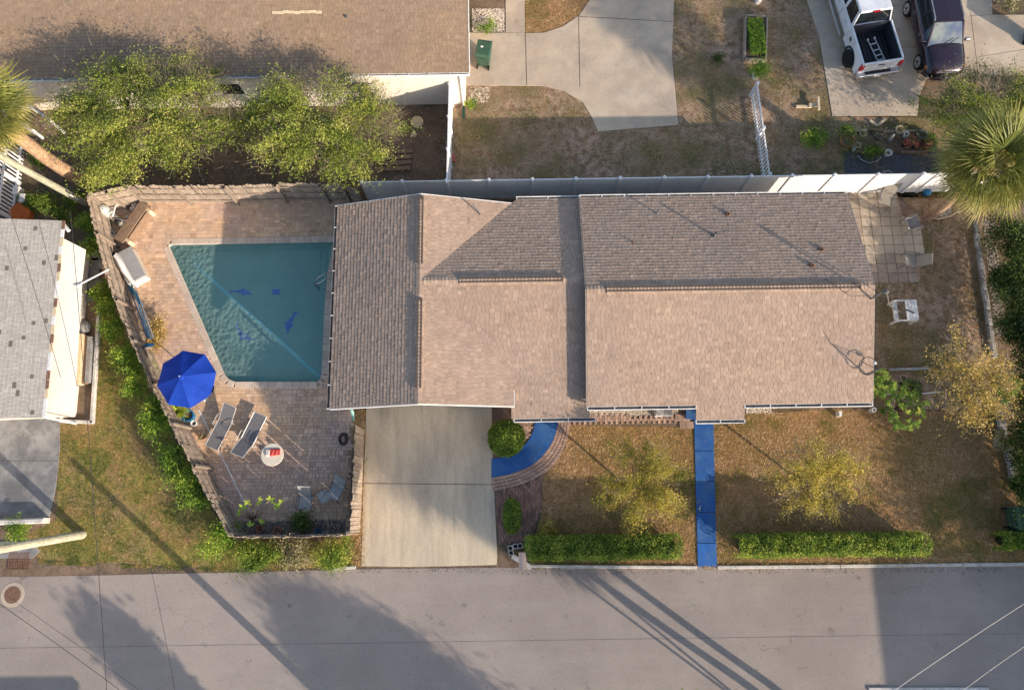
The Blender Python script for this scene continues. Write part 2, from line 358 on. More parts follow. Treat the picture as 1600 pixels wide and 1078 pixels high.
# ================================================================== GROUND
def holed(outer, hole, z):
    outer = [Vector((p[0], p[1], 0)) for p in outer]; hole = [Vector((p[0], p[1], 0)) for p in hole]
    tris = tessellate_polygon([outer, hole]); vs = outer+hole
    fs = []
    for t in tris:
        a, b, c = [vs[i] for i in t]
        fs.append(t if (b-a).cross(c-a).z > 0 else (t[0], t[2], t[1]))
    return MB().add([(v.x, v.y, z) for v in vs], fs)
pool_px = [(264, 385), (268, 382), (522, 378), (512, 430), (508, 480), (503, 585), (501, 592), (496, 597), (368, 597), (358, 593), (350, 584)]
POOL = PP(pool_px)
deck_px = [(140, 322), (200, 312), (556, 306), (552, 660), (546, 836), (360, 838), (235, 612), (188, 500), (160, 420)]
big = [(-400, -400), (400, -400), (400, 400), (-400, 400)]
g_ = holed(big, POOL, 0).build('ground', EARTH); tag(g_, kind='structure')
def ground_sheet(name, px, z, m, world=False):
    o = MB().sheet(px if world else PP(px), z).build(name, m); tag(o, kind='structure'); return o
def slab(name, px, z, m):
    o = MB().prism(PP(px), .0005, z).build(name, m, bevel=.008); tag(o, kind='structure'); return o
o = MB().sheet([(-200, -2.22), (-17, -2.22), (-6, -2.13), (5, -2.16), (14, -2.26), (200, -2.3), (200, -6.95), (-200, -6.95)], .006).build('road', ASPH); tag(o, kind='structure')
MB().box((0, -4.88, .0085), (400, .012, .003)).build('road_seam', mat('seam', (.20, .17, .155), (.12, .105, .095), 1.5), kind='structure')
# kerbs
def kerb(name, p0, p1, w_=.13, h=.07, m=TRIM):
    d = (p1-p0); L_ = d.length; n = max(1, int(L_/2.4)); a = math.atan2(d.y, d.x); root = MB()
    for i in range(n):
        c = p0+d*((i+.5)/n); root.cbox((c.x, c.y, h/2+random.uniform(-.008, .006)), (L_/n-.012, w_*random.uniform(.9, 1.05), h), .015, a)
    return root.build(name, m, kind='structure')
KERBM = mat('kerb_concrete', (.60, .565, .52), (.42, .39, .36), 3, .9, .3, fine=.3)
kerb('kerb', P(830, 884), P(1088, 886), m=KERBM)
kerb('kerb', P(1120, 886), P(1600, 881), m=KERBM)
kerb('kerb', P(1600, 881), P(2600, 872), m=KERBM)
kerb('kerb', P(520, 888), P(556, 886), m=KERBM)
kerb('kerb', P(800, 868), P(830, 886), .2, m=KERBM)
kerb('kerb', P(1356, 1076), P(1545, 1076), .14, m=KERBM)
# lawns
lawns = {
 'verge': ([(150, 440), (172, 480), (240, 625), (358, 845), (555, 842), (553, 886), (360, 888), (60, 874), (40, 838), (88, 812), (94, 662), (150, 662)], VERGE),
 'front': ([(886, 664), (1084, 668), (1090, 885), (826, 884), (846, 800), (850, 738), (885, 700)], LAWN),
 'east': ([(1115, 650), (1300, 640), (1370, 640), (1565, 640), (1590, 770), (1700, 800), (1700, 880), (1119, 885)], LAWN),
 'side': ([(1368, 443), (1437, 441), (1436, 330), (1395, 300), (1520, 300), (1526, 350), (1548, 530), (1565, 642), (1368, 642)], NYARD),
 'north': ([(703, 134), (850, 134), (880, 142), (912, 160), (934, 206), (1061, 197), (1051, 90), (1054, -60), (1245, -60), (1280, 60), (1300, 184), (1480, 184), (1500, 310), (703, 300)], NYARD),
 'island': ([(821, -60), (945, -60), (922, 0), (905, 26), (880, 42), (850, 52), (821, 53)], LAWN),
 'strip': ([(552, 640), (573, 640), (567, 884), (551, 884)], LAWN),
}
for k, (px, m) in lawns.items():
    ground_sheet('lawn', px, .004, m)

def grass(name, px, n, tonef, ln=(.05, .11), wd=.02, up=.6, avoid=None, z=.005):
    poly = PP(px); xs = [p.x for p in poly]; ys = [p.y for p in poly]
    X = rng.uniform(min(xs), max(xs), n*3); Y = rng.uniform(min(ys), max(ys), n*3)
    k = inpoly(X, Y, poly); X = X[k][:n]; Y = Y[k][:n]
    tn, dens = tonef(X, Y); keep = rng.random(len(X)) < dens; X = X[keep]; Y = Y[keep]; tn = tn[keep]; n = len(X)
    a = rng.uniform(0, 2*np.pi, n); b = rng.uniform(0, 2*np.pi, n); l = rng.uniform(*ln, n); h = l*rng.uniform(.15, up, n)
    dx, dy = np.cos(a)*l, np.sin(a)*l; wx, wy = -np.sin(a)*wd*.5, np.cos(a)*wd*.5
    V = np.empty((n, 3, 3)); V[:, 0] = np.c_[X-wx, Y-wy, np.full(n, z)]; V[:, 1] = np.c_[X+wx, Y+wy, np.full(n, z)]; V[:, 2] = np.c_[X+dx, Y+dy, z+h]
    o = link(name, npmesh(name, V.reshape(-1, 3), 3, tn, GRASS)); tag(o, kind='stuff'); return o
def t_dry(X, Y):
    g = vnoise(X, Y, 1.3, 3)*.5+vnoise(X, Y, .5, 4)*.3+vnoise(X, Y, 3.2, 9)*.2; h = vnoise(X, Y, 2.8, 8)
    t = .61+.20*(h-.5)+.34*(vnoise(X, Y, .13, 6)-.5)+rng.normal(0, .13, len(X)); t = t-.36*np.clip((g-.57)/.1, 0, 1); return t, np.clip(.6+.8*(vnoise(X, Y, .7, 5)-.3), .2, 1)
def t_green(X, Y):
    g = vnoise(X, Y, 1.1, 13)*.5+vnoise(X, Y, .45, 14)*.5
    t = .25+.75*(g-.47)+.30*(vnoise(X, Y, .15, 16)-.5)+rng.normal(0, .13, len(X)); return t, np.clip(.5+1.*(vnoise(X, Y, .6, 15)-.2), .25, 1)
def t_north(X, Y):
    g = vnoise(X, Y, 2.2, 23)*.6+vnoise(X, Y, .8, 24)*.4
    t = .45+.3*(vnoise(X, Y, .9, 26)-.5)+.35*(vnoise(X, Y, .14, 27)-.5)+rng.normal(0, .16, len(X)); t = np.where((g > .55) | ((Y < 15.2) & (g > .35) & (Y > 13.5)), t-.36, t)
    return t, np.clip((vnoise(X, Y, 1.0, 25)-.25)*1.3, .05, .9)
for k, n, tf in (('verge', 52000, t_green), ('front', 42000, t_dry), ('east', 70000, t_dry), ('side', 20000, t_north), ('north', 70000, t_north), ('island', 9000, t_dry), ('strip', 5000, t_dry)):
    o = grass('grass', lawns[k][0], n, tf); o['label'] = {'verge': 'green and tan verge grass beside the board fence', 'front': 'dry tan grass left of the straight blue walk', 'east': 'dry tan grass right of the straight blue walk', 'side': 'thin brown grass east of the tan house', 'north': 'sparse brown and green grass north of the white fence', 'island': 'brown grass between the two arms of the north driveway', 'strip': 'brown grass strip left of the front driveway'}[k]
    o['category'] = 'grass'
# pale rubble / leaf litter scattered in the bare yards
def litter(name, px, n, size, m, tones, dens=1.2, label=None, cat=None, z=.004, h=.4):
    poly = PP(px); xs = [p.x for p in poly]; ys = [p.y for p in poly]
    X = rng.uniform(min(xs), max(xs), n*3); Y = rng.uniform(min(ys), max(ys), n*3); k = inpoly(X, Y, poly) & (vnoise(X, Y, dens, 31)+vnoise(X, Y, dens*.3, 32) > rng.uniform(.5, 1.5, n*3)); X = X[k][:n]; Y = Y[k][:n]; n = len(X)
    s = rng.uniform(*size, n); a = rng.uniform(0, 6.28, n); V = np.empty((n, 4, 3))   # low pyramids, 3 faces
    F_ = []
    for j in range(3):
        t0 = a+j*2.094; t1 = a+(j+1)*2.094
        F_.append(np.stack([np.c_[X+np.cos(t0)*s, Y+np.sin(t0)*s, np.full(n, z)], np.c_[X+np.cos(t1)*s, Y+np.sin(t1)*s, np.full(n, z)], np.c_[X, Y, z+s*h]], 1))
    V = np.concatenate(F_, 0).reshape(-1, 3); tn = np.tile(rng.uniform(*tones, n), 3)
    o = link(name, npmesh(name, V, 3, tn, m)); tag(o, label, cat, kind='stuff'); return o
litter('leaf_litter', lawns['north'][0], 3500, (.015, .045), PEBB, (.2, .62), label='pale twigs and leaf litter on the north yard', cat='leaf litter')
litter('leaf_litter', lawns['side'][0], 900, (.015, .04), PEBB, (.35, .9), label='pale litter on the east side yard', cat='leaf litter')
litter('leaf_litter', [(40, 170), (60, 175), (700, 160), (698, 285), (190, 290), (130, 310), (60, 300)], 3500, (.02, .06), PEBB, (.2, .7), label='leaf litter under the two north trees', cat='leaf litter')
litter('shell_gravel', [(738, 14), (788, 14), (788, 50), (738, 50)], 1600, (.02, .05), PEBB, (.7, 1.5), 9., label='white shells in the bed beside the north house corner', cat='gravel')
litter('shell_gravel', [(735, 137), (765, 137), (765, 160), (730, 165)], 300, (.02, .045), PEBB, (.7, 1.5), 9., label='white stones scattered below the north driveway edge', cat='gravel')
litter('pebbles', [(1166, 633), (1300, 630), (1300, 641), (1166, 646)], 2000, (.03, .06), PEBB, (.8, 1.5), 9., label='white pebbles along the right part of the south wall', cat='pebbles')
litter('pebbles', [(918, 637), (1060, 636), (1060, 648), (918, 652)], 2200, (.03, .07), PEBB, (.6, 1.4), 9., label='pinkish pebbles between the brick strip and the wall', cat='pebbles')
litter('pebbles', [(1535, 340), (1553, 345), (1572, 520), (1555, 525)], 1200, (.03, .06), PEBB, (.35, .8), 9., label='grey gravel behind the stone edging', cat='pebbles')

litter('road_grit', [(-40, 871), (60, 876), (360, 889), (556, 889), (780, 884), (830, 890), (1600, 886), (1600, 893), (830, 898), (700, 893), (556, 896), (360, 896), (-40, 884)], 5200, (.012, .035), PEBB, (.15, .55), .9, label='grit and dead leaves along the road edge', cat='grit', z=.007)
litter('road_grit', [(-40, 884), (1600, 890), (1600, 1078), (-40, 1078)], 2600, (.006, .02), PEBB, (.1, .5), 1.5, label='loose grit on the asphalt', cat='grit', z=.007)
o = grass('grass', [(60, 873), (200, 882), (360, 888), (553, 885), (553, 889), (360, 893), (200, 887), (60, 880)], 5200, lambda X, Y: (t_green(X, Y)[0], np.where(vnoise(X, Y, .35, 71) > .45, .9, .1)), ln=(.05, .13), z=.008); tag(o, 'ragged tufts hanging over the road edge of the verge', 'grass')
o = grass('grass', [(830, 880), (1085, 884), (1600, 878), (1600, 884), (1090, 888), (830, 888)], 5200, lambda X, Y: (t_dry(X, Y)[0], np.where(vnoise(X, Y, .3, 72) > .5, .8, .05)), ln=(.05, .12), z=.03); tag(o, 'tan tufts creeping over the pale kerb', 'grass')
o = grass('grass', [(556, 640), (575, 640), (571, 884), (560, 884)], 2600, lambda X, Y: (t_dry(X, Y)[0], np.where(vnoise(X, Y, .3, 73) > .45, .8, .1)), z=.02); tag(o, 'brown tufts along the left edge of the front driveway', 'grass')
# roads & slabs
NDR = [(733, 52), (790, 52), (790, -60), (819, -60), (820, 53), (850, 52), (880, 42), (905, 25), (922, 0), (945, -60), (1055, -60), (1053, 0), (1050, 90), (1060, 196), (934, 206), (925, 185), (910, 160), (880, 143), (850, 135), (700, 134), (700, 52)]
slab('driveway', NDR, .03, CONC)
def joint(p0, p1, w_=.03, z=.0335, name='expansion_joint'):
    a, b = P(*p0), P(*p1); d = b-a; n = Vector((-d.y, d.x, 0)).normalized()*w_/2
    return MB().add([(p.x, p.y, z) for p in (a-n, b-n, b+n, a+n)], [(0, 1, 2, 3)]).build(name, JOINT, kind='structure')
joint((821, 53), (823, 134)); joint((904, 26), (906, 136)); joint((905, 27), (1050, 35)); joint((790, 52), (820, 53), .015)
slab('driveway', [(1240, -60), (1280, 60), (1300, 182), (1433, 181), (1436, 150), (1450, 118), (1700, 118), (1700, 24), (1550, 24), (1548, -60)], .03, CONC)
joint((1516, 20), (1528, 118), .02); joint((1516, 26), (1552, 24), .02); joint((1370, 76), (1440, 74), .02); joint((1350, 12), (1440, 8), .02); joint((1528, 90), (1620, 75), .02)
slab('driveway', [(573, 630), (768, 630), (770, 715), (777, 868), (776, 882), (700, 884), (640, 885), (565, 884), (568, 760)], .03, CONC2)
joint((568, 755), (773, 757), .025)
slab('driveway', [(-150, 640), (93, 640), (94, 700), (88, 760), (78, 806), (60, 812), (-150, 812)], .03, GREYC)
joint((-100, 719), (91, 720), .02)
ground_sheet('slate_path', [(1318, 240), (1340, 232), (1350, 236), (1450, 236), (1462, 222), (1475, 270), (1320, 273)], .009, SLATE)
# ================================================================== POOL & DECK
deck = PP(deck_px)
o = holed(deck, POOL, .008).build('pool_deck', PSAND); tag(o, kind='structure')
pool_root = empty('swimming_pool', POOL[8]+Vector((0, 0, 0)), 'trapezoid swimming pool with teal water set in tan pavers', 'swimming pool')
n = len(POOL); mb = MB()
DZ = -1.0
mb.sheet([(p.x, p.y) for p in POOL], DZ)
cx_, cy_ = sum(p.x for p in POOL)/n, sum(p.y for p in POOL)/n
for i in range(n):
    a, b = POOL[i], POOL[(i+1) % n]
    mb.add([(a.x, a.y, DZ), (b.x, b.y, DZ), (b.x, b.y, 0), (a.x, a.y, 0)], [(0, 1, 2, 3)])
mb.build('pool_shell', PLAST, pool_root)
o = MB().sheet([(p.x, p.y) for p in POOL], -.10).build('water', WATER, pool_root)
# waterline tile band
mb = MB()
for i in range(n):
    a, b = POOL[i], POOL[(i+1) % n]; ia = Vector((cx_-a.x, cy_-a.y, 0)).normalized()*.012; ib = Vector((cx_-b.x, cy_-b.y, 0)).normalized()*.012
    mb.add([(a.x+ia.x, a.y+ia.y, -.16), (b.x+ib.x, b.y+ib.y, -.16), (b.x+ib.x, b.y+ib.y, -.005), (a.x+ia.x, a.y+ia.y, -.005)], [(0, 1, 2, 3)])
mb.build('waterline_tile', mat('waterline', (.22, .30, .32), fine=.2), pool_root)
def floorline(p0, p1, wd, z, m, name):
    a, b = P(*p0, z), P(*p1, z); d = b-a; c = (a+b)/2
    return MB().box((c.x, c.y, z), (d.length, wd, .02), math.atan2(d.y, d.x)).build(name, m, pool_root)
floorline((302, 411), (499, 589), .14, DZ+.012, TILEB, 'tile_line')
# steps in the north-east corner, bench in the south-west
for k, (x, z) in enumerate(((500, -.95), (510, -.6), (518, -.3))):
    pts = [P(x, 380, z), P(530, 380, z), P(522, 452, z), P(x-1, 452, z)]
    MB().prism([(p.x, p.y) for p in pts], DZ, z).build('pool_step', PLAST, pool_root)
    a, b = P(x, 382, z), P(x-1, 452, z); MB().box(((a.x+b.x)/2+.03, (a.y+b.y)/2, z+.008), (.05, (a-b).length, .012)).build('step_edge', mat('step_tile', (.35, .55, .55), fine=.1), pool_root)
bp_ = [(345, 567), (368, 567), (375, 578), (385, 584), (396, 588), (402, 602), (352, 602)]
MB().prism([(p.x, p.y) for p in PP(bp_, -.45)], DZ, -.45).build('bench', PLAST, pool_root)
cb = [P(x, y, -.44) for x, y in ((366, 567), (375, 578), (385, 584), (396, 588), (401, 596))]
MB().tube(cb, .025, 5).build('bench_edge', mat('step_tile', (.35, .55, .55)), pool_root)
def dolphin_poly():
    up = [(-.55, .02), (-.46, .10), (-.30, .05), (-.1, .10), (.02, .13), (-.02, .24), (.12, .15), (.3, .10), (.42, .04), (.54, .0)]
    dn = [(.42, -.03), (.28, -.07), (.18, -.10), (.10, -.2), (.04, -.10), (-.15, -.07), (-.32, -.02), (-.46, -.01), (-.52, -.10)]
    return up+dn
def dolphin(px, py, ang, s, bend, flip=1):
    c = P(px, py, DZ+.012); pts = []
    for x, y in dolphin_poly():
        y = (y-bend*x*x)*flip; pts.append((c.x+s*(x*math.cos(ang)-y*math.sin(ang)), c.y+s*(x*math.sin(ang)+y*math.cos(ang))))
    return MB().prism(pts, DZ+.002, DZ+.02).build('dolphin_mosaic', DOLPH, pool_root)
dolphin(378, 456, R(-8), .95, .3, 1); dolphin(453, 504, R(250), 1.05, .4, -1); dolphin(379, 524, R(-42), 1.1, .8, -1)
c = P(431, 456, DZ+.012); mb = MB().lathe([(.13, 0), (.11, .015)], (c.x, c.y, DZ+.002), 10, sx=1.2)
for a in (40, 140, 220, 320, 0): mb.lathe([(.05, 0), (.04, .012)], (c.x+.17*math.cos(R(a)), c.y+.15*math.sin(R(a)), DZ+.002), 6)
mb.build('turtle_mosaic', DOLPH, pool_root)
# coping stones
def off_seg(a, b, w_):
    d = (b-a).normalized(); nn = Vector((-d.y, d.x, 0)); m_ = (a+b)/2
    if (m_+nn-Vector((cx_, cy_, 0))).length < (m_-nn-Vector((cx_, cy_, 0))).length: nn = -nn
    return nn*w_
cop = []
for i in range(n):
    a, b = POOL[i], POOL[(i+1) % n]; L_ = (b-a).length; k = max(1, round(L_/.33)); nn = off_seg(a, b, 1)
    for j in range(k):
        c0 = a+(b-a)*((j+.5)/k)+nn*.12; cop.append((c0, L_/k-.008, math.atan2((b-a).y, (b-a).x)))
for c0, L_, a in cop:
    MB().cbox((c0.x, c0.y, .014), (max(L_, .05), .27, .075), .012, a, tone=random.uniform(.85, 1.1)).build('coping_stone', COPING, pool_root)
# pavers
vis = [(c.x, c.y) for c in deck]
pts = []; yy = min(p.y for p in deck)
x0, x1 = min(p.x for p in deck), max(p.x for p in deck); y1 = max(p.y for p in deck)
row = 0
while yy < y1:
    h = .13 if row % 3 else .195; xx = x0+random.uniform(0, .2)
    while xx < x1:
        wd = random.choice((.13, .195, .195, .26)); pts.append((xx+wd/2, yy+h/2, wd, h)); xx += wd
    yy += h; row += 1
A = np.array(pts); k = inpoly(A[:, 0], A[:, 1], deck) & ((~inpoly(A[:, 0], A[:, 1], POOL)) & (dist_poly(A[:, 0], A[:, 1], POOL) > .17)) & (dist_poly(A[:, 0], A[:, 1], deck) > .06); A = A[k]
tn = .98+.20*(vnoise(A[:, 0], A[:, 1], 2., 41)-.5)+rng.normal(0, .085, len(A)); light = rng.random(len(A)) < .08; tn[light] += .2
paver_root = empty('paver_field', (0, 0, 0), 'tan pool deck of small mixed pavers inside the board fence', 'paving'); tag(paver_root, kind='structure')
order = np.argsort(np.hypot(A[:, 0]+9, A[:, 1]-4)); single = set(order[:300].tolist())
mb = MB(); pmesh = {}
for i, (x, y, wd, h) in enumerate(A):
    t = float(tn[i]); dz = random.uniform(-.004, .004)
    if i in single:
        q = (round(wd, 3), round(h, 3), int(np.clip(round(t*8), 6, 10)))
        if q not in pmesh: pmesh[q] = MB().cbox((0, 0, 0), (wd-.008, h-.008, .04), .006, tone=q[2]/8).mesh('paver', PAVER)
        link('paver', pmesh[q], paver_root, (x, y, .012+dz+.012), (random.uniform(-.01, .01), random.uniform(-.01, .01), 0))
    else: mb.cbox((x, y, .024+dz), (wd-.008, h-.008, .04), .006, tone=t)
mb.build('pavers', PAVER, paver_root, kind='stuff')
# deck drain line
a, b = P(311, 640), P(386, 792); d = b-a
MB().box(((a.x+b.x)/2, (a.y+b.y)/2, .047), (d.length, .05, .01), math.atan2(d.y, d.x)).build('deck_drain', TRIM, label='long white deck drain strip running past the loungers', cat='drain')
# handrail
hr = empty('pool_handrail', P(520, 444), 'bent steel handrail standing at the pool steps', 'handrail')
for dy in (0, .28):
    p = P(522, 444); q = P(486, 441, .9)
    MB().tube([(p.x, p.y+dy, .0), (p.x, p.y+dy, .65), (p.x-.15, p.y+dy, .8), (q.x+.3, q.y+dy, .75), (q.x, q.y+dy*.4+.05, .45), (q.x-.02, q.y+dy*.4+.05, -.5)], .024, 8).build('rail', CHROME, hr, smooth=True)

# ================================================================== ROOFS
def clip(poly, a, b, c):   # keep a*x+b*y<=c
    out = []; n = len(poly)
    for i in range(n):
        p, q = poly[i], poly[(i+1) % n]; dp = a*p[0]+b*p[1]-c; dq = a*q[0]+b*q[1]-c
        if dp <= 0: out.append(p)
        if (dp < 0 < dq) or (dq < 0 < dp):
            t = dp/(dp-dq); out.append((p[0]+t*(q[0]-p[0]), p[1]+t*(q[1]-p[1])))
    return out
TABW, COURSE, TH = .305, .142, .012
def shingles(root, O, U, V, polys, m, nsingle=0, near=None, dark=0., seed=1, var=.075, big=.05):
    """O eave corner, U unit along eave, V unit up the slope, polys: convex uv polygons"""
    rr = random.Random(seed); O = Vector(O); U = Vector(U).normalized(); V = Vector(V).normalized(); Nn = U.cross(V)
    if Nn.z < 0: Nn = -Nn
    mb = MB(); full = []
    for poly in polys:
        us = [p[0] for p in poly]; vs_ = [p[1] for p in poly]; n = len(poly)
        ar = sum(poly[i][0]*poly[(i+1) % n][1]-poly[(i+1) % n][0]*poly[i][1] for i in range(n))
        if ar < 0: poly = poly[::-1]
        v = math.floor(min(vs_)/COURSE)*COURSE; r = 0
        while v < max(vs_):
            u = math.floor(min(us)/TABW)*TABW-TABW+(rr.random()*TABW)
            while u < max(us):
                wd = TABW*rr.choice((.5, .5, .6, .6, .75)); q = [(u+.004, v), (u+wd-.004, v), (u+wd-.004, v+COURSE), (u+.004, v+COURSE)]
                q0 = q
                for i in range(n):
                    p0, p1 = poly[i], poly[(i+1) % n]; a, b = (p1[1]-p0[1]), -(p1[0]-p0[0]); q = clip(q, a, b, a*p0[0]+b*p0[1])
                    if len(q) < 3: break
                u += wd
                if len(q) < 3: continue
                x = O+U*u+V*v
                t = 1+rr.gauss(0, var*.7)+big*2*(float(vnoise(x.x, x.y, 1.6, 5))-.5)
                if rr.random() < .12: t += .10
                if rr.random() < dark: t = .38
                th = TH*(1.6 if rr.random() < .3 else 1)
                isfull = q == q0 and wd > .14
                if isfull and nsingle: full.append((q0, t, th)); continue
                top = [O+U*a+V*b+Nn*(th*(1-(b-v)/COURSE)+.003) for a, b in q]; bot = [O+U*a+V*b for a, b in q]
                k = len(q); mb.add(top+bot, [tuple(range(k))]+[(i, k+i, k+(i+1) % k, (i+1) % k) for i in range(k)], t)
            v += COURSE; r += 1
    if nsingle:
        if near is not None: full.sort(key=lambda s: (O+U*s[0][0][0]+V*s[0][0][1]-Vector(near)).length)
        cache = {}
        for i, (q, t, th) in enumerate(full):
            wd = q[1][0]-q[0][0]
            if i < nsingle:
                key = (round(wd, 2), round(t*10), th)
                if key not in cache:
                    w2, c2 = wd, COURSE
                    vs = [(0, 0, th+.003), (w2, 0, th+.003), (w2, c2, .003), (0, c2, .003), (0, 0, 0), (w2, 0, 0), (w2, c2, 0), (0, c2, 0)]
                    cache[key] = MB().add(vs, [(0, 1, 2, 3)]+[(i, 4+i, 4+(i+1) % 4, (i+1) % 4) for i in range(4)], t).mesh('shingle', m)
                o_ = O+U*q[0][0]+V*q[0][1]-OFS[root.name]
                M = Matrix(((U.x, V.x, Nn.x, o_.x), (U.y, V.y, Nn.y, o_.y), (U.z, V.z, Nn.z, o_.z), (0, 0, 0, 1)))
                if Nn.dot(U.cross(V)) < 0:
                    pass
                link('shingle', cache[key], root, M=M)
            else:
                top = [O+U*a+V*b+Nn*(th*(1-(b-q[0][1])/COURSE)+.003) for a, b in q]; bot = [O+U*a+V*b for a, b in q]
                mb.add(top+bot, [(0, 1, 2, 3)]+[(i, 4+i, 4+(i+1) % 4, (i+1) % 4) for i in range(4)], t)
    # under-deck
    ud = MB()
    for poly in polys: ud.add([O+U*a+V*b-Nn*.004 for a, b in poly]+[O+U*a+V*b-Nn*.09 for a, b in poly], [tuple(range(len(poly))), tuple(range(len(poly)*2-1, len(poly)-1, -1))]+[(i, (i+1) % len(poly), len(poly)+(i+1) % len(poly), len(poly)+i) for i in range(len(poly))])
    ud.build('roof_deck', UNDER, root)
    return mb.build('shingles', m, root, kind='stuff')
def ridgecaps(root, a, b, m, wd=.30, raised=0., name='ridge_cap', step=.14):
    a = Vector(a); b = Vector(b); d = (b-a); L_ = d.length; d.normalize(); s = Vector((-d.y, d.x, 0)); k = int(L_/step)
    drop = .29*wd/2*.9
    for i in range(k):
        c = a+d*(i*step); t = random.uniform(.86, 1.18)*(1.0); z0 = raised+.012; z1 = raised+.024
        e = c+d*(step*1.02)
        vs = [c-s*wd/2+Vector((0, 0, z1-drop)), c+Vector((0, 0, z1)), c+s*wd/2+Vector((0, 0, z1-drop)), e-s*wd/2+Vector((0, 0, z0-drop)), e+Vector((0, 0, z0)), e+s*wd/2+Vector((0, 0, z0-drop))]
        lo = [v-Vector((0, 0, .02+raised)) for v in vs]
        mbq = MB().add(vs+lo, [(0, 3, 4, 1), (1, 4, 5, 2), (0, 1, 7, 6), (1, 2, 8, 7), (0, 6, 9, 3), (2, 5, 11, 8), (3, 9, 10, 4), (4, 10, 11, 5)], t)
        mbq.build(name, m, root)

SLP = .291
YM = 8.16
H_ = empty('tan_house', (2.8, 4.5, 0), 'long tan shingled house with three joined gable roofs in the middle of the lot', 'house')
cs = math.sqrt(1+SLP*SLP)
RN = Vector((0, -1, SLP))/cs; RS = Vector((0, 1, SLP))/cs
XL, XR, YB, YF, HE = 2.84, 13.70, 12.42, 3.87, 2.6
YR = (YB+YF)/2; HR = HE+SLP*(YB-YF)/2; Ls = (YB-YF)/2*cs
# small porch extension of the south slope
pxl, pxr = P(1087, 640, 2.5).x, P(1163, 640, 2.5).x; ext = .55
# east wing
shingles(H_, (XL, YF, HE), (1, 0, 0), RS, [[(0, 0), (XR-XL, 0), (XR-XL, Ls), (0, Ls)], [(pxl-XL, -ext*cs), (pxr-XL, -ext*cs), (pxr-XL, 0), (pxl-XL, 0)]], SHING, 300, (7, 5, 3), seed=3)
shingles(H_, (XL, YB, HE), (1, 0, 0), RN, [[(0, 0), (XR-XL, 0), (XR-XL, Ls), (0, Ls)]], SHING, seed=4)
ridgecaps(H_, (XL, YR, HR), (XR, YR, HR), SHING)
va, vb = P(948, 452, HR).x, P(1345, 452, HR).x
ridgecaps(H_, (va, YR, HR), (vb, YR, HR), SHING, .36, .035, 'ridge_vent_cap')
MB().box(((va+vb)/2, YR, HR+.02), (vb-va, .22, .05)).build('ridge_vent', UNDER, H_)
# middle wing: ridge 3.52 along x
HM = 3.52; XC = -3.50            # pool wing ridge x
YMB, YMF = P(870, 311, 2.4).y, P(870, 653, 2.05).y
YMR = P(785, 437, HM).y
MXR = XL+.12
lmS = (YMR-YMF)*cs; zS = HM-SLP*(YMR-YMF); lmN = (YMB-YMR)*cs; zN = HM-SLP*(YMB-YMR)
PXE = P(803, 633, 2.5).x; PYF, PYB = 3.95, 12.25; PXW = -7.02
valley_v = lambda x: None
# south face polygon (uv from eave corner at X=XC): valley from ridge point (XC,YMR) going (+1,-1)
dS = YMR-PYF
ws = PXE-XC
polyS = [(0, lmS), (MXR-XC, lmS), (MXR-XC, 0), (ws-.1, 0), (ws-.1, (YMR-YMF-(ws-.1))*cs)]
polyS_a = [(0, lmS), (MXR-XC, lmS), (MXR-XC, (YMR-YMF-ws+.1)*cs), (ws-.1, (YMR-YMF-(ws-.1))*cs)]
polyS_b = [(ws-.1, 0), (MXR-XC, 0), (MXR-XC, (YMR-YMF-ws+.1)*cs), (ws-.1, (YMR-YMF-ws+.1)*cs)]
shingles(H_, (XC, YMF, zS), (1, 0, 0), RS, [polyS_a, polyS_b], SHING, seed=5)
dN = YMB-YMR
polyN = [(0, lmN), (MXR-XC, lmN), (MXR-XC, 0), (dN, 0)]
shingles(H_, (XC, YMB, zN), (1, 0, 0), RN, [polyN], SHING, seed=6)
ridgecaps(H_, (XC+.15, YMR, HM), (XL-.03, YMR, HM), SHING)
va, vb = P(718, 436, HM).x, P(880, 436, HM).x
ridgecaps(H_, (va, YMR, HM), (vb, YMR, HM), SHING, .36, .035, 'ridge_vent_cap'); MB().box(((va+vb)/2, YMR, HM+.02), (vb-va, .22, .05)).build('ridge_vent', UNDER, H_)
# pool wing: ridge along y at XC
le = (PXE-XC)*cs; lw = (XC-PXW)*cs; zW = HM-SLP*(XC-PXW); zE = HM-SLP*(PXE-XC)
RE = Vector((-1, 0, SLP))/cs; RW = Vector((1, 0, SLP))/cs
# east slope: u along +y from PYF ; v up toward ridge. keep outside the valleys
y0, y1 = 0, PYB-PYF; ym = YMR-PYF
vS = max(0., (PXE-XC-(YMR-PYF))*cs)
polE1 = [(0, 0), (ym-(PXE-XC), 0), (ym, le), (0, le)]
polE2 = [(ym, le), (y1, le), (y1, (PXE-XC-(PYB-YMR))*cs if PYB-YMR < PXE-XC else 0), (ym+(PXE-XC), 0)]
polE2 = [(ym, le), (y1, le), (y1, max(0., le-(PYB-YMR)*cs))]
shingles(H_, (PXE, PYF, zE), (0, 1, 0), RE, [polE1, polE2], SHING, seed=7)
shingles(H_, (PXW, PYF, zW), (0, 1, 0), RW, [[(0, 0), (y1, 0), (y1, lw), (0, lw)]], SHING, seed=8)
ridgecaps(H_, (XC, PYF, HM), (XC, PYB, HM), SHING)
for ya, yb in ((PYB-.1, P(655, 412, HM).y), (P(655, 466, HM).y, P(657, 606, HM).y)):
    ridgecaps(H_, (XC, yb, HM), (XC, ya, HM), SHING, .36, .035, 'ridge_vent_cap'); MB().box((XC, (ya+yb)/2, HM+.02), (.22, ya-yb, .05)).build('ridge_vent', UNDER, H_)
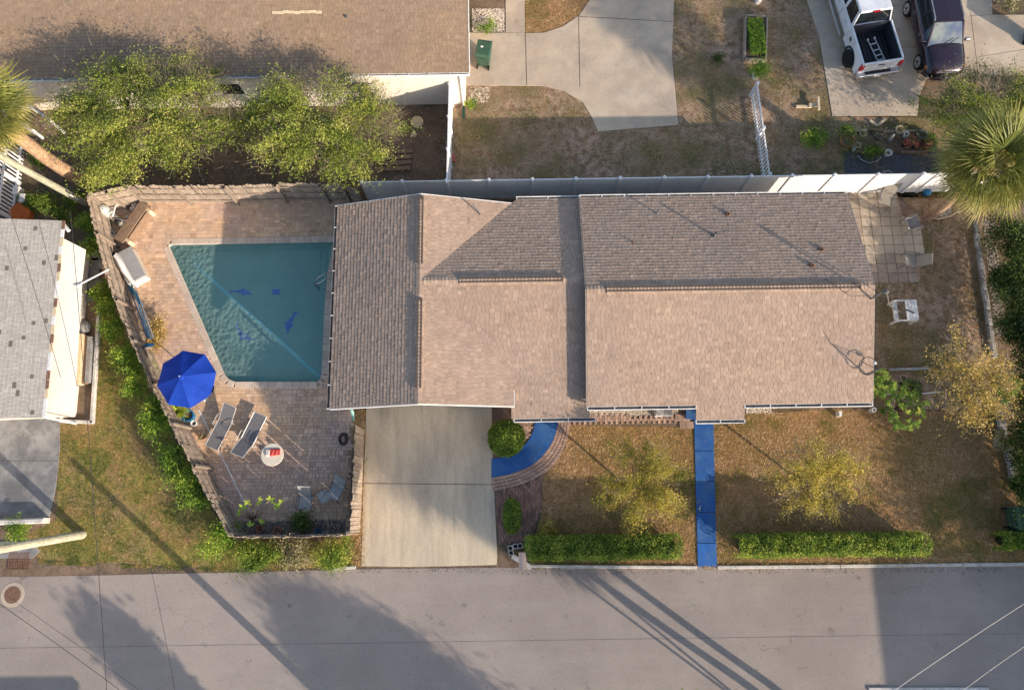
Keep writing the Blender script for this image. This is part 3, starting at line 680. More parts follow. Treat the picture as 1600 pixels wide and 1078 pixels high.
# fascia and rake trims
def trim(a, b, h=.16, t=.03, name='fascia', m=TRIM, root=None):
    a, b = Vector(a), Vector(b); s = Vector((-(b-a).y, (b-a).x, 0)).normalized()*t
    up = Vector((0, 0, h)); MB().hexa([a-up, b-up, b-up+s, a-up+s], [a, b, b+s, a+s]).build(name, m, root or H_)
DRIP = mat('brown_drip_edge', (.36, .29, .24), fine=.1)
for (xw, sgn) in ((XL-.012, 1), (XR+.03, 1)):
    trim((xw, YF, HE+.012), (xw, YR, HR+.012), m=DRIP); trim((xw, YR, HR+.012), (xw, YB, HE+.012), m=DRIP)
trim((PXW, PYF-.035, zW+.012), (XC, PYF-.035, HM+.012)); trim((XC, PYF-.035, HM+.012), (PXE, PYF-.035, zE+.012))
trim((PXW, PYB+.004, zW+.012), (XC, PYB+.004, HM+.012)); trim((XC, PYB+.004, HM+.012), (XC+(PYB-YMR), PYB+.004, HM-SLP*(PYB-YMR)+.012))
trim((PXE+.035, PYF-.03, zE+.014), (PXE+.035, PYF+.62, zE+.014))
def gutter(a, b, out, root=None, wd=.12, h=.1, gm=None):
    a, b = Vector(a), Vector(b); out = Vector(out); root = root or H_
    d = (b-a).normalized(); L_ = (b-a).length; n = int(L_/.85)
    mb = MB(); t = .012
    for (o0, o1, z0, z1) in ((0.005, t, -h, 0), (wd-.022, wd, -h, .01), (.005, wd, -h-t, -h)):
        p = [a+out*o0, b+out*o0, b+out*o1, a+out*o1]; mb.hexa([q+Vector((0, 0, z0)) for q in p], [q+Vector((0, 0, z1)) for q in p])
    g = mb.build('gutter', gm or TRIM, root)
    p = [a+out*(t+.002), b+out*(t+.002), b+out*(wd-.024), a+out*(wd-.024)]; MB().hexa([q+Vector((0, 0, -h+.003)) for q in p], [q+Vector((0, 0, -h+.02)) for q in p]).build('gutter_floor', GUTD, root)  # dark strip along the floor of the trough
    for i in range(n+1):
        c = a+d*(L_*i/n if n else 0); q = [c-d*.018, c+d*.018, c+d*.018+out*wd, c-d*.018+out*wd]
        MB().hexa([v+Vector((0, 0, -.012)) for v in q], [v+Vector((0, 0, .008)) for v in q]).build('gutter_strap', TRIM, root)
gutter((XL, YF, HE), (pxl, YF, HE), (0, -1, 0), wd=.14); gutter((pxr, YF, HE), (XR, YF, HE), (0, -1, 0), wd=.14)
ze = HE-SLP*ext; gutter((pxl, YF-ext, ze), (pxr, YF-ext, ze), (0, -1, 0), wd=.14)
gutter((XL, YB, HE), (XR, YB, HE), (0, 1, 0)); gutter((PXE, YMF, zS), (XL+.35, YMF, zS), (0, -1, 0), wd=.14)
gutter((PXW, PYF, zW), (PXW, PYB, zW), (-1, 0, 0), gm=GUTD); gutter((XC+dN, YMB, zN), (XL-.02, YMB, zN), (0, 1, 0))
# roof of small extension right of XL on the front at lower level (continuing middle wing)
# walls
def wall_gable(x0, x1, y0, y1, z0, zr, axis='x', m=WALLW, root=None):
    mb = MB(); ym_ = (y0+y1)/2; xm = (x0+x1)/2
    if axis == 'x':
        rings = [[(x, y0, 0), (x, y0, z0), (x, ym_, zr), (x, y1, z0), (x, y1, 0)] for x in (x0, x1)]
    else:
        rings = [[(x0, y, 0), (x0, y, z0), (xm, y, zr), (x1, y, z0), (x1, y, 0)] for y in (y1, y0)]
    mb.loft(rings); return mb.build('wall', m, root or H_)
HWALL = mat('house_wall', (.55, .50, .43), fine=.08)
wall_gable(XL+.35, XR-.35, YF+.5, YB-.5, HE-.02, HR-.25, m=HWALL)
wall_gable(PXW+.5, PXE-.3, PYF+.5, PYB-.5, zW-.0, HM-.3, 'y', HWALL)
wall_gable(XC+1, XL+.3, PYF+.4, YMB-.5, HM-SLP*(YMR-PYF-.4)-.3, HM-.35, m=HWALL)
for x, w_ in ((4.6, 1.6), (9.6, 1.2), (11.9, 1.6)):
    MB().box((x, YF+.49, 1.45), (w_, .06, 1.1)).build('window', TRIM, H_); MB().box((x, YF+.455, 1.45), (w_-.14, .02, .96)).build('pane', GLASS, H_)
MB().box((P(1077, 650).x, YF+.49, 1.05), (.95, .06, 2.05)).build('door', WOODB, H_)
MB().box(((PXW+PXE)/2-.2, PYF+.49, 1.1), (2.6, .06, 2.1)).build('garage_door', TRIM, H_)
# downspouts
for x, y, z in ((XL+.05, YF-.08, HE-.1), (PXE+.05, YMF+.05, zS-.05)):
    MB().tube([(x, y, z), (x, y+.3, z-.3), (x, y+.38, z-.5), (x, y+.38, .1), (x, y+.15, .03)], .035, 5).build('downspout', TRIM, H_)
AQUA = mat('aqua_downspout', (.30, .58, .52), (.2, .4, .38), 6, .6)
MB().tube([P(549, 640, 2.3), P(551, 645, 1.9), P(552, 657, .3)], .06, 6).build('downspout', AQUA, H_, label='faded aqua downspout')
# roof vents
def roofz(x, y):
    if x > XL: return HR-SLP*abs(y-YR)
    return HM-SLP*abs(y-YMR)
def roof_pt(px, py, k='E'):
    z = 3.2
    for _ in range(6): p = P(px, py, z); z = roofz(p.x, p.y) if k == 'E' else HM-SLP*abs(p.x-XC)
    p.z = z; return p
for (px, py, r, h) in ((1115, 369, .055, .38), (1026, 334, .035, .3), (989, 379, .03, .1), (1137, 336, .07, .1), (1283, 391, .07, .08), (1268, 416, .07, .1)):
    p = roof_pt(px, py); v = MB().lathe([(r*2.2, -.03), (r*2, .02), (r, .035), (r, h), (r*.7, h), (r*.7, h-.05)], p, 10).build('vent_pipe', IRON if h < .2 else GUTD, H_)
p = roof_pt(750, 335, 'W'); MB().tube([p, p+Vector((0, 0, .12)), p+Vector((-.25, .22, .5))], .03, 6).build('vent_pipe', GUTD, H_)
# weatherhead mast and service cable
p = roof_pt(1361, 467); wh = empty('service_mast', p, 'grey electric service mast at the right roof edge with cable', 'mast')
MB().tube([p, p+Vector((0, 0, .9)), p+Vector((.12, 0, 1.0)), p+Vector((.2, 0, .9))], .035, 8).build('mast', GUTD, wh); MB().lathe([(.09, 0), (.09, .15), (.05, .2)], p+Vector((.1, 0, .85)), 8).build('weather_cap', GUTD, wh)
q = P(1408, 488, 1.9); MB().tube([p+Vector((.15, 0, .9)), (p+q)/2+Vector((.05, 0, .1)), q], .02, 6).build('service_arm', GUTD, wh)
MB().tube([q, q+Vector((.25, .1, 0)), q+Vector((.5, -.05, .05))], .03, 5).build('cable_coil', WIRE, wh)
MB().tube([p+Vector((0, 0, .5)), P(1330, 463, 3.85), P(1300, 443, 3.95), P(1288, 436, 3.9)], .009, 5).build('service_cable', WIRE, wh)
# antenna dish
dp = roof_pt(1353, 585); dz_ = empty('roof_dish', dp, 'dark ring shaped dish on a mast at the lower right roof edge', 'dish')
dp = dp+Vector((.0, 0, 0)); top = dp+Vector((0, 0, .95))
MB().tube([dp, top], .03, 6).build('mast', GUTD, dz_)
ringc = P(1356, 572, 3.25)
ring = [ringc+Vector((.33*math.cos(t), .32*math.sin(t), .1*math.sin(t))) for t in np.linspace(0, 2*math.pi, 25)]
MB().tube(ring, .017, 6, cap=False).build('dish_rim', WIRE, dz_)
for a in (20, 140, 260):
    MB().tube([ringc+Vector((.33*math.cos(R(a)), .32*math.sin(R(a)), 0)), top], .012, 4).build('brace', WIRE, dz_)
MB().lathe([(.05, -.06), (.07, 0), (.03, .06)], P(1367, 567, 3.35), 8).build('receiver', TRIM, dz_)
MB().tube([top, top+Vector((.12, .08, .3))], .018, 5).build('antenna_rod', GUTD, dz_)

# ---------------- north neighbour
YE = P(400, 118, 2.7).y; NXR = P(733, 118, 2.7).x
NHs = empty('brown_roof_house', (NXR-1, YE, 0), 'white walled house with a large brown shingle roof at upper left', 'house')
shingles(NHs, (-30, YE, 2.7), (1, 0, 0), Vector((0, 1, .25)).normalized(), [[(0, 0), (NXR+30, 0), (NXR+30, 8), (0, 8)]], SHINGN, 300, (-4, YE, 2.7), seed=12)
shingles(NHs, (-30, YE+15.52, 2.7), (1, 0, 0), Vector((0, -1, .25)).normalized(), [[(0, 0), (NXR+30, 0), (NXR+30, 8), (0, 8)]], SHINGN, seed=13)
gutter((-30, YE, 2.69), (NXR+.02, YE, 2.69), (0, -1, 0), NHs, .11)
YW = P(650, 164, 0).y; NWX = P(727, 150, .5).x
MB().prism([(-29, YW), (NWX, YW), (NWX, YW+14.5), (-29, YW+14.5)], 0, 2.62).build('wall', WALLW, NHs)
MB().hexa([(NXR, YE, 2.55), (NXR+.03, YE, 2.55), (NXR+.03, YE+7.7, 4.5), (NXR, YE+7.7, 4.5)], [(NXR, YE, 2.72), (NXR+.03, YE, 2.72), (NXR+.03, YE+7.7, 4.66), (NXR, YE+7.7, 4.66)]).build('fascia', TRIM, NHs)
MB().tube([(NWX-.12, YE-.05, 2.55), (NWX-.1, YW-.06, 2.2), (NWX-.1, YW-.06, .2), (NWX-.1, YW-.25, .1)], .045, 6).build('downspout', TRIM, NHs)
MB().tube([(NWX-.1, YW-.1, .12), (NWX-.1, YW-.75, .07)], .06, 6).build('splash_pipe', BINDK, NHs)
for px in (360, 560, 180):
    c = P(px, 140, 1.6); f_ = MB().box((c.x, YW-.01, 1.55), (1.1, .07, .9)).build('window', TRIM, NHs); MB().box((c.x, YW-.05, 1.55), (.96, .02, .76)).build('pane', GLASS, f_)
def rnd_n(px, py):
    z = 2.9
    for _ in range(6): p = P(px, py, z); z = 2.7+.25*(p.y-YE)
    p.z = z; return p
p = rnd_n(523, 112); MB().lathe([(.12, -.03), (.1, .05), (.05, .09), (.05, .3), (.09, .34)], p, 8).build('vent_pipe', IRON, NHs, label='rusty vent pipe')
p = rnd_n(542, 28); MB().lathe([(.06, -.03), (.05, .1)], p, 8).build('vent_pipe', GUTD, NHs)
for i in range(9):
    p = rnd_n(430+i*8.5, 20+random.uniform(-1, 1)); MB().box((p.x, p.y, p.z+.02), (.26, .12, .012), rx=.24).build('pale_patch_shingle', PALEW, NHs)

# ---------------- west neighbour: grey roof + white lean-to
LR0, LR1 = P(97, 345, 3.0), P(66, 652, 3.0)
WHs = empty('grey_roof_house', (LR0.x-2, (LR0.y+LR1.y)/2, 0), 'grey shingled house with scattered dark tabs at the left edge', 'house')
cg = .2; gy0, gy1 = LR1.y, LR0.y; gx = (LR0.x+LR1.x)/2
U_ = Vector((LR0.x-LR1.x, LR0.y-LR1.y, 0)); Lg = U_.length; U_.normalize(); Vg = Vector((-U_.y, U_.x, .2)).normalized()
shingles(WHs, LR1, U_, Vg, [[(0, 0), (Lg, 0), (Lg, 6), (0, 6)]], SHINGG, 300, (gx, 5, 3), dark=.028, seed=21, var=.04, big=.03)
Vg2 = Vector((-Vg.x, -Vg.y, Vg.z)); far = LR1+Vector((Vg.x, Vg.y, 0))*12
shingles(WHs, far, U_, Vg2, [[(0, 0), (Lg, 0), (Lg, 6), (0, 6)]], SHINGG, dark=.03, seed=22)
inn = Vector((-U_.y, U_.x, 0))
wp = [LR1+U_*.4+inn*.5, LR0-U_*.4+inn*.5, LR0-U_*.4+inn*11, LR1+U_*.4+inn*11]
MB().prism([(p.x, p.y) for p in wp], 0, 2.95).build('wall', WALLW, WHs)
for i in range(22):
    p = LR1+U_*(Lg*(i+.5)/22)-inn*.05
    MB().box((p.x, p.y, 3.0), (.16, Lg/22-.02, .03), math.atan2(U_.y, U_.x)-math.pi/2, tone=1).build('edge_flashing', random.choice((TRIM, TRIM, IRON, PALEW)), WHs)
# lean-to white metal roof
lt = [(98, 372), (133, 390), (127, 440), (121, 540), (115, 643), (66, 641), (72, 600), (82, 480)]
lz = [2.75, 2.45, 2.45, 2.45, 2.45, 2.75, 2.75, 2.75]
vs = [P(x, y, z) for (x, y), z in zip(lt, lz)]
MB().add(vs+[v-Vector((0, 0, .06)) for v in vs], [tuple(range(8)), tuple(range(15, 7, -1))]+[(i, 8+i, 8+(i+1) % 8, (i+1) % 8) for i in range(8)]).build('leanto_roof', mat('white_metal_roof', (.66, .62, .56), (.60, .565, .51), 1.2, .6, fine=.05), WHs)
for x, y in ():
    p = P(x, y, 2.4); MB().box((p.x-.05, p.y, 1.2), (.09, .09, 2.4)).build('post', TRIM, WHs)
p = P(62, 650, 2.6); MB().tube([p, p-Vector((0, 0, 2.4))], .05, 6).build('downspout', TRIM, WHs)
MB().box(P(102, 354, 2.9), (.5, .12, .12), R(-50)).build('white_fascia_end', TRIM, WHs)
# raised bed with white edge, slabs, lumber
bed = empty('border_bed', P(140, 620), 'long narrow bed with a pale concrete rim beside the white lean-to roof', 'garden bed')
for a, b in (((158, 470), (146, 660)), ((146, 660), (98, 658)), ((98, 658), (100, 645))):
    a, b = P(*a), P(*b); d = b-a; MB().cbox(((a.x+b.x)/2, (a.y+b.y)/2, .09), (d.length+.1, .14, .18), .02, math.atan2(d.y, d.x)).build('rim_block', KERBM, bed)
litter('pebbles', [(120, 452), (155, 470), (148, 510), (122, 510)], 900, (.03, .08), PEBB, (.15, 1.1), 9., label='dark mixed rubble in the bed beside the lean-to', cat='rubble', z=.01)
litter('pebbles', [(114, 612), (146, 612), (144, 657), (102, 656)], 1300, (.03, .07), PEBB, (.3, 1.2), 9., label='pinkish gravel at the south end of the narrow bed', cat='gravel', z=.01)
for i, (x, y, a, b) in enumerate(((140, 400, .9, .5), (147, 412, .8, .5), (140, 430, .9, .55), (146, 448, .9, .5), (137, 462, .7, .5))):
    p = P(x, y); MB().cbox((p.x, p.y, .04), (a, b, .07), .01, R(random.uniform(-8, 8))).build('stepping_slab', GREYC, label=['grey slab nearest the back of the lean-to', 'second grey slab from the back of the lean-to', 'third grey slab beside the lean-to', 'fourth grey slab beside the lean-to', 'grey slab next to the dark rubble'][i], cat='slab', group='grey slabs beside the lean-to')
for i, (x0_, x1_, m, h, l) in enumerate(((118, 113, WOOD, .2, 'brown'), (124, 119, GREYC, .32, 'thin grey'), (130, 124, PALEW, .42, 'pale cream'), (135, 131, WOODB, .25, 'dark brown'), (141, 136, GREYC, .3, 'wide bluish grey'))):
    a, b = P(x0_+6, 522), P(x1_+6, 606); d = b-a
    MB().box(((a.x+b.x)/2, (a.y+b.y)/2, h/2+.05), (d.length*(1-.04*i), .16, h), math.atan2(d.y, d.x)).build('lumber', m, label=l+' board lying in the narrow bed beside the lean-to', cat='board', group='boards stored in the narrow bed')
p = P(131, 513); MB().lathe([(.25, 0), (.36, .15), (.3, .28), (.1, .33)], p, 9, sx=1.1).build('boulder', GREYC, smooth=True, label='round grey boulder in the bed beside the lean-to', cat='boulder')

# ================================================================== FENCES
def plank_mesh(w_, t, h, tone, m, dog=True):
    vs = [(-w_/2, -t/2, 0), (w_/2, -t/2, 0), (w_/2, t/2, 0), (-w_/2, t/2, 0)]; c = w_*.25 if dog else .001
    b = [(-w_/2, 0), (w_/2, 0), (w_/2, h-c), (w_/2-c, h), (-w_/2+c, h), (-w_/2, h-c)]
    vs = [(x, -t/2, z) for x, z in b]+[(x, t/2, z) for x, z in b]
    return MB().add(vs, [tuple(range(6)), tuple(range(11, 5, -1))]+[(i, i+6, (i+1) % 6+6, (i+1) % 6) for i in range(6)], tone).mesh('board', m)
board_meshes = [plank_mesh(.138, .02, 1.80+random.uniform(-.05, .06), t, WOOD) for t in np.linspace(.84, 1.16, 10)]
def board_fence(name, tops, label, inner, posts=True):
    pts = [P(x, y, 1.8) for x, y in tops]
    for p in pts: p.z = 0
    root = empty(name, pts[0], label, 'fence', 'weathered board fence around the pool yard')
    o0 = OFS[root.name]
    for a, b in zip(pts[:-1], pts[1:]):
        d = b-a; L_ = d.length; n = max(1, round(L_/.146)); ang = math.atan2(d.y, d.x); nn = Vector((-d.y, d.x, 0)).normalized()*inner
        for i in range(n):
            c = a+d*((i+.5)/n)-o0
            link('board', random.choice(board_meshes), root, c+nn*random.uniform(-.008, .008)-Vector((0, 0, random.uniform(0, .05))), (random.uniform(-.02, .02), random.uniform(-.012, .012), ang))
        for z in (.35, .95, 1.5):
            m_ = (a+b)/2+nn*.045; MB().box((m_.x, m_.y, z), (L_, .035, .07), ang, tone=random.uniform(.8, 1.)).build('rail', WOOD, root)
        k = max(1, round(L_/2.4))
        for i in range(k+1):
            c = a+d*(i/k)+nn*.11; MB().box((c.x, c.y, .9), (.09, .09, 1.82), ang, tone=.8).build('post', WOOD, root)
    return root
board_fence('board_fence', [(137, 303), (166, 297), (198, 290), (350, 290), (430, 287), (500, 287), (535, 289), (558, 296)], 'weathered board fence along the north side of the pool yard', -1)
board_fence('board_fence', [(135, 305), (148, 365), (178, 470), (235, 600), (300, 730), (358, 838)], 'weathered board fence slanting down the west side beside the shrubs', 1)
board_fence('board_fence', [(360, 839), (450, 839), (546, 836)], 'weathered board fence along the street side of the pool yard', 1)
board_fence('board_fence', [(547, 833), (552, 740), (555, 664)], 'short weathered board fence beside the front driveway', 1)
# white vinyl fence
fy = 13.61; vf = empty('vinyl_fence', (10, fy, 0), 'tall white panel fence along the back of the tan house', 'fence')
xs = [P(x, y, 1.83).x for x, y in ((565, 285), (628, 282), (697, 281), (764, 279.5), (832, 278.5), (900, 278), (969, 277), (1038, 276), (1106, 275), (1174, 274), (1238, 273), (1304, 272), (1372, 271), (1443, 269))]+[18.05, 19.9, 21.7]
for i, x in enumerate(xs):
    MB().box((x, fy, .93), (.125, .125, 1.86)).build('post', VINYL, vf, bevel=.008); MB().lathe([(.095, 0), (.095, .02), (.02, .06)], (x, fy, 1.86), 4).build('post_cap', VINYL, vf)
    if i < len(xs)-1:
        x2 = xs[i+1]; c = (x+x2)/2; L_ = x2-x-.125
        MB().box((c, fy, 1.78), (L_, .045, .1)).build('rail', VINYL, vf); MB().box((c, fy, .1), (L_, .045, .14)).build('rail', VINYL, vf)
        nb = 6; mb = MB()
        for j in range(nb): mb.cbox((x+.0625+L_*(j+.5)/nb, fy, .95), (L_/nb-.004, .024, 1.56), .003)
        mb.build('panel', VINYL, vf)
def vinyl_run(name, pts, h, label, step=1.8):
    root = empty(name, Vector((pts[0].x, pts[0].y, 0)), label, 'fence')
    for a, b in zip(pts[:-1], pts[1:]):
        a = Vector((a.x, a.y, 0)); b = Vector((b.x, b.y, 0)); d = b-a; L_ = d.length; ang = math.atan2(d.y, d.x); k = max(1, round(L_/step))
        for i in range(k+1):
            c = a+d*(i/k); MB().box((c.x, c.y, h/2), (.12, .12, h), ang).build('post', VINYL, root, bevel=.008); MB().lathe([(.09, 0), (.09, .02), (.02, .05)], (c.x, c.y, h), 4).build('post_cap', VINYL, root)
        for i in range(k):
            c = a+d*((i+.5)/k); l = L_/k-.12; MB().box((c.x, c.y, h-.08), (l, .05, .1), ang).build('rail', VINYL, root); MB().box((c.x, c.y, h/2), (l, .024, h-.1), ang).build('panel', VINYL, root)
    return root
vinyl_run('vinyl_fence', [P(698, 284, 1.83), P(702, 131, 1.83)], 1.83, 'white panel fence running north to the brown roof house')
a = P(8, 134, 1.5); b = P(68, 180, 1.5); vinyl_run('vinyl_fence', [P(-60, 82, 1.5), b], 1.5, 'low white fence slanting across the upper left corner')
def picket_fence(top0, top1, h, label, step=.175, rails=(.2, .8)):
    a, b = P(*top0, h), P(*top1, h); a.z = b.z = 0; root = empty('picket_fence', a, label, 'fence'); d = b-a; L_ = d.length; ang = math.atan2(d.y, d.x); n = int(L_/step)
    me = MB().add([(-.035, -.01, 0), (.035, -.01, 0), (.035, -.01, h-.05), (0, -.01, h), (-.035, -.01, h-.05), (-.035, .01, 0), (.035, .01, 0), (.035, .01, h-.05), (0, .01, h), (-.035, .01, h-.05)],
                  [(0, 1, 2, 3, 4), (9, 8, 7, 6, 5)]+[(i, i+5, (i+1) % 5+5, (i+1) % 5) for i in range(5)]).mesh('picket', VINYL)
    for i in range(n): link('picket', me, root, d*((i+.5)/n), (0, 0, ang))
    for r_ in rails:
        c = (a+b)/2; nn = Vector((-d.y, d.x, 0)).normalized()*.035; MB().box((c.x+nn.x, c.y+nn.y, h*r_), (L_, .05, .09), ang).build('rail', VINYL, root)
    k = max(1, round(L_/2.2))
    for i in range(k+1):
        c = a+d*(i/k); MB().box((c.x, c.y, h/2+.03), (.11, .11, h+.06), ang).build('post', VINYL, root, bevel=.006)
picket_fence((1184, 130), (1204, 272), 1.05, 'white picket fence standing in the brown north yard')
picket_fence((4, 205), (-12, 325), 1.5, 'white picket fence near the palm trunk at the left edge')
picket_fence((40, 195), (4, 175), 1.2, 'short white picket return under the left palm crown')

# ================================================================== PLANTS
def leafquads(C, size, tone, flat=.5, aspect=.45):
    n = len(C); d = rng.normal(0, 1, (n, 3)); d[:, 2] *= flat; d /= np.linalg.norm(d, axis=1)[:, None]
    s = rng.normal(0, 1, (n, 3)); s -= (s*d).sum(1)[:, None]*d; s /= np.linalg.norm(s, axis=1)[:, None]+1e-9
    l = size*rng.uniform(.6, 1.3, n); wv = s*(l*aspect)[:, None]*.5; dv = d*l[:, None]
    V = np.empty((n, 4, 3)); V[:, 0] = C; V[:, 1] = C+dv*.45+wv; V[:, 2] = C+dv; V[:, 3] = C+dv*.45-wv
    return V.reshape(-1, 3), tone
def tree(name, label, cat, c, rad, n, size, lm, base=None, group=None, clumps=40, tone0=.45, spread=.2, trunk_r=.12, twigs=0, twig_side=None, hollow=.55, toneg=.16, trunk=True, limbs=7, zsq=1., lobes=0):
    c = Vector(c); root_loc = Vector((base[0], base[1], 0)) if base is not None else Vector((c.x, c.y, 0))
    root = empty(name, root_loc, label, cat, group)
    rx, ry, rz = rad
    u = rng.normal(0, 1, (clumps, 3)); u /= np.linalg.norm(u, axis=1)[:, None]; u[:, 2] = np.abs(u[:, 2])*.9-.25
    r = rng.uniform(hollow, 1, clumps)[:, None]; K = u*r*np.array([rx, ry, rz])*rng.uniform(.82, 1.08, (clumps, 1))+np.array(c)
    if lobes:
        la = np.arange(lobes)*2*np.pi/lobes+rng.normal(0, .18, lobes); ll = rng.uniform(.66, 1.06, lobes); li = rng.integers(0, lobes, clumps)
        rr = np.sqrt(rng.uniform(.02, 1, clumps))*ll[li]; aa = la[li]+rng.normal(0, .15 if lobes > 12 else .42, clumps)
        K = np.c_[rx*rr*np.cos(aa), ry*rr*np.sin(aa), rz*(.75-.95*rr**2+rng.normal(0, .2, clumps))]+np.array(c)
    kt = rng.normal(0, .15 if lobes else .19, clumps); ks = rng.uniform(.6, 1.35, clumps)
    idx = rng.integers(0, clumps, n); G = rng.normal(0, 1, (n, 3))
    C = K[idx]+G*(np.array([rx, ry, rz*.8])*spread)*ks[idx][:, None]
    if lobes:      # sprays of leaves drawn out along the branch direction
        out = K[idx]-np.array(c); out[:, 2] *= .3; out /= np.linalg.norm(out, axis=1)[:, None]+1e-6; m_r = (rx+ry)/2
        C = K[idx]+G*(np.array([rx, ry, rz*.9])*spread*.62)*ks[idx][:, None]+out*(rng.normal(.3, 1, n)*spread*m_r*1.25)[:, None]
        fn = vnoise(C[:, 0]*1., C[:, 1]*1.+C[:, 2], .16, 81); keep = fn > .30; C = C[keep]; idx = idx[keep]; n = len(C)
    C[:, 2] = np.maximum(C[:, 2], .06)
    t = tone0+kt[idx]+rng.normal(0, toneg*(.62 if lobes else 1), n)
    if lobes: t = t+.22*(vnoise(C[:, 0], C[:, 1], .55, 82)-.5)+.12*np.clip((C[:, 2]-c.z)/rz, -1, 1)*0
    V, t = leafquads(C, size, t)
    V = V-np.array(root_loc)
    crown = link('crown' if trunk else 'foliage', npmesh('crown', V, 4, t, lm), root)
    if trunk:
        mb = MB(); z0 = c.z-rz*.55
        fork = Vector((root_loc.x+(c.x-root_loc.x)*.4, root_loc.y+(c.y-root_loc.y)*.4, max(.3, z0*.7)))
        mb.tube([root_loc, (root_loc+fork)/2+Vector((.04, -.03, 0)), fork], trunk_r, 8, r1=trunk_r*.75)
        mb.build('trunk', BARK, root, smooth=True)
        mb = MB()
        for i in range(min(limbs, clumps)):
            k = Vector(K[i]); m_ = fork.lerp(k, .5)+Vector((random.uniform(-.1, .1), random.uniform(-.1, .1), .12*rz))
            mb.tube([fork, m_, k], trunk_r*.5, 5, r1=trunk_r*.12)
            for j in range(3):
                k2 = Vector(K[(i*3+j+limbs) % clumps]); mb.tube([m_, m_.lerp(k2, .55)+Vector((0, 0, .08*rz)), k2], trunk_r*.22, 4, r1=trunk_r*.06)
        mb.build('branch', BARK, root)
    if twigs:
        nt_ = twigs
        ta = rng.uniform(0, 2*np.pi, clumps) if twig_side is None else rng.normal(twig_side, .9, clumps)
        tr_ = np.sqrt(rng.uniform(.1, .9, clumps)); TC = np.c_[np.cos(ta)*rx*tr_, np.sin(ta)*ry*tr_, rz*(.25+.55*(1-tr_))]+np.array(c)
        ti = rng.integers(0, clumps, nt_); S = TC[ti]+rng.normal(0, 1, (nt_, 3))*np.array([rx*.09, ry*.09, rz*.09])
        base_a = ta[ti]+rng.normal(0, .75, nt_)
        if twig_side is not None:
            k_ = rng.random(nt_) < .22; uu = rng.normal(0, .45, (nt_, 3)); S[k_] = (uu*np.array([rx, ry, rz*.4])+np.array(c)+np.array([0, 0, rz*.5]))[k_]; base_a[k_] = rng.uniform(0, 6.28, k_.sum())
        D = np.c_[np.cos(base_a), np.sin(base_a), rng.uniform(-.1, .7, nt_)]; D /= np.linalg.norm(D, axis=1)[:, None]; l = rng.uniform(.12, .5, nt_)[:, None]
        w_ = np.c_[-D[:, 1], D[:, 0], np.zeros(nt_)]*.009
        E_ = S+D*l; V = np.stack([S-w_, S+w_, E_+w_*.3, E_-w_*.3], 1).reshape(-1, 3)-np.array(root_loc)
        link('bare_twigs', npmesh('bare_twigs', V, 4, rng.uniform(0, 1, nt_), TWIG), root)['kind'] = 'stuff'
    return root
def shrub(label, px, py, r, h, n, lm, name='shrub', size=.09, tone0=.45, group=None, cat='shrub', clumps=14, zc=None, ry=None, sp=.22, hollow=.3):
    z = h*.55 if zc is None else zc; c = P(px, py, z)
    return tree(name, label, cat, c, (r, ry or r, h*.5), n, size, lm, clumps=clumps, tone0=tone0, trunk=False, group=group, spread=sp, hollow=hollow)
# two big trees in the north yard
c = P(232, 190, 3.3); tree('leafy_tree', 'large green tree with bare twigs beside the brown roof, left of two', 'tree', c, (3.75, 2.45, 1.6), 92000, .085, LM['tree'], base=P(225, 245), clumps=190, tone0=.52, spread=.105, lobes=15, twigs=4200, twig_side=R(75), trunk_r=.16, hollow=.45)
c = P(498, 203, 3.1); tree('leafy_tree', 'large airy green tree with grey twigs, right of the two beside the brown roof', 'tree', c, (3.2, 2.35, 1.5), 62000, .085, LM['tree'], base=P(500, 250), clumps=150, tone0=.53, spread=.11, lobes=13, twigs=4200, twig_side=R(60), trunk_r=.14, hollow=.4)
# front lawn trees
c = P(1000, 752, 2.2); tree('small_tree', 'yellow green small tree left of the straight blue walk', 'tree', c, (1.4, 1.5, 1.0), 24000, .07, LM['yellow'], base=P(985, 765), clumps=48, tone0=.42, spread=.15, trunk_r=.06, twigs=200, lobes=9)
c = P(1268, 745, 2.2); tree('small_tree', 'sparse yellowing tree in the middle of the right front lawn', 'tree', c, (1.9, 1.35, .9), 20000, .068, LM['yellow'], base=P(1255, 755), clumps=60, tone0=.5, spread=.14, trunk_r=.06, twigs=300, lobes=11)
c = P(1512, 590, 2.6); tree('small_tree', 'rust and gold leaved tree at the right edge beside the stone edging', 'tree', c, (1.65, 1.7, 1.0), 8500, .095, LM['rust'], base=P(1490, 615), clumps=50, tone0=.5, spread=.15, trunk_r=.07, twigs=300, lobes=10)
c = P(1548, 178, 2.4); tree('bushy_tree', 'grey green bushy tree above the fan palm at upper right', 'tree', c, (2.5, 1.9, 1.3), 26000, .09, LM['tree'], base=P(1530, 200), clumps=90, tone0=.42, spread=.14, trunk_r=.08, twigs=2600, twig_side=R(80), lobes=11)
c = P(1500, 165, 1.2); tree('bushy_shrub', 'dark green bush below the plum vehicle', 'shrub', c, (1.3, 1.1, .8), 6000, .10, LM['dark'], clumps=25, tone0=.5, spread=.2, trunk=False)
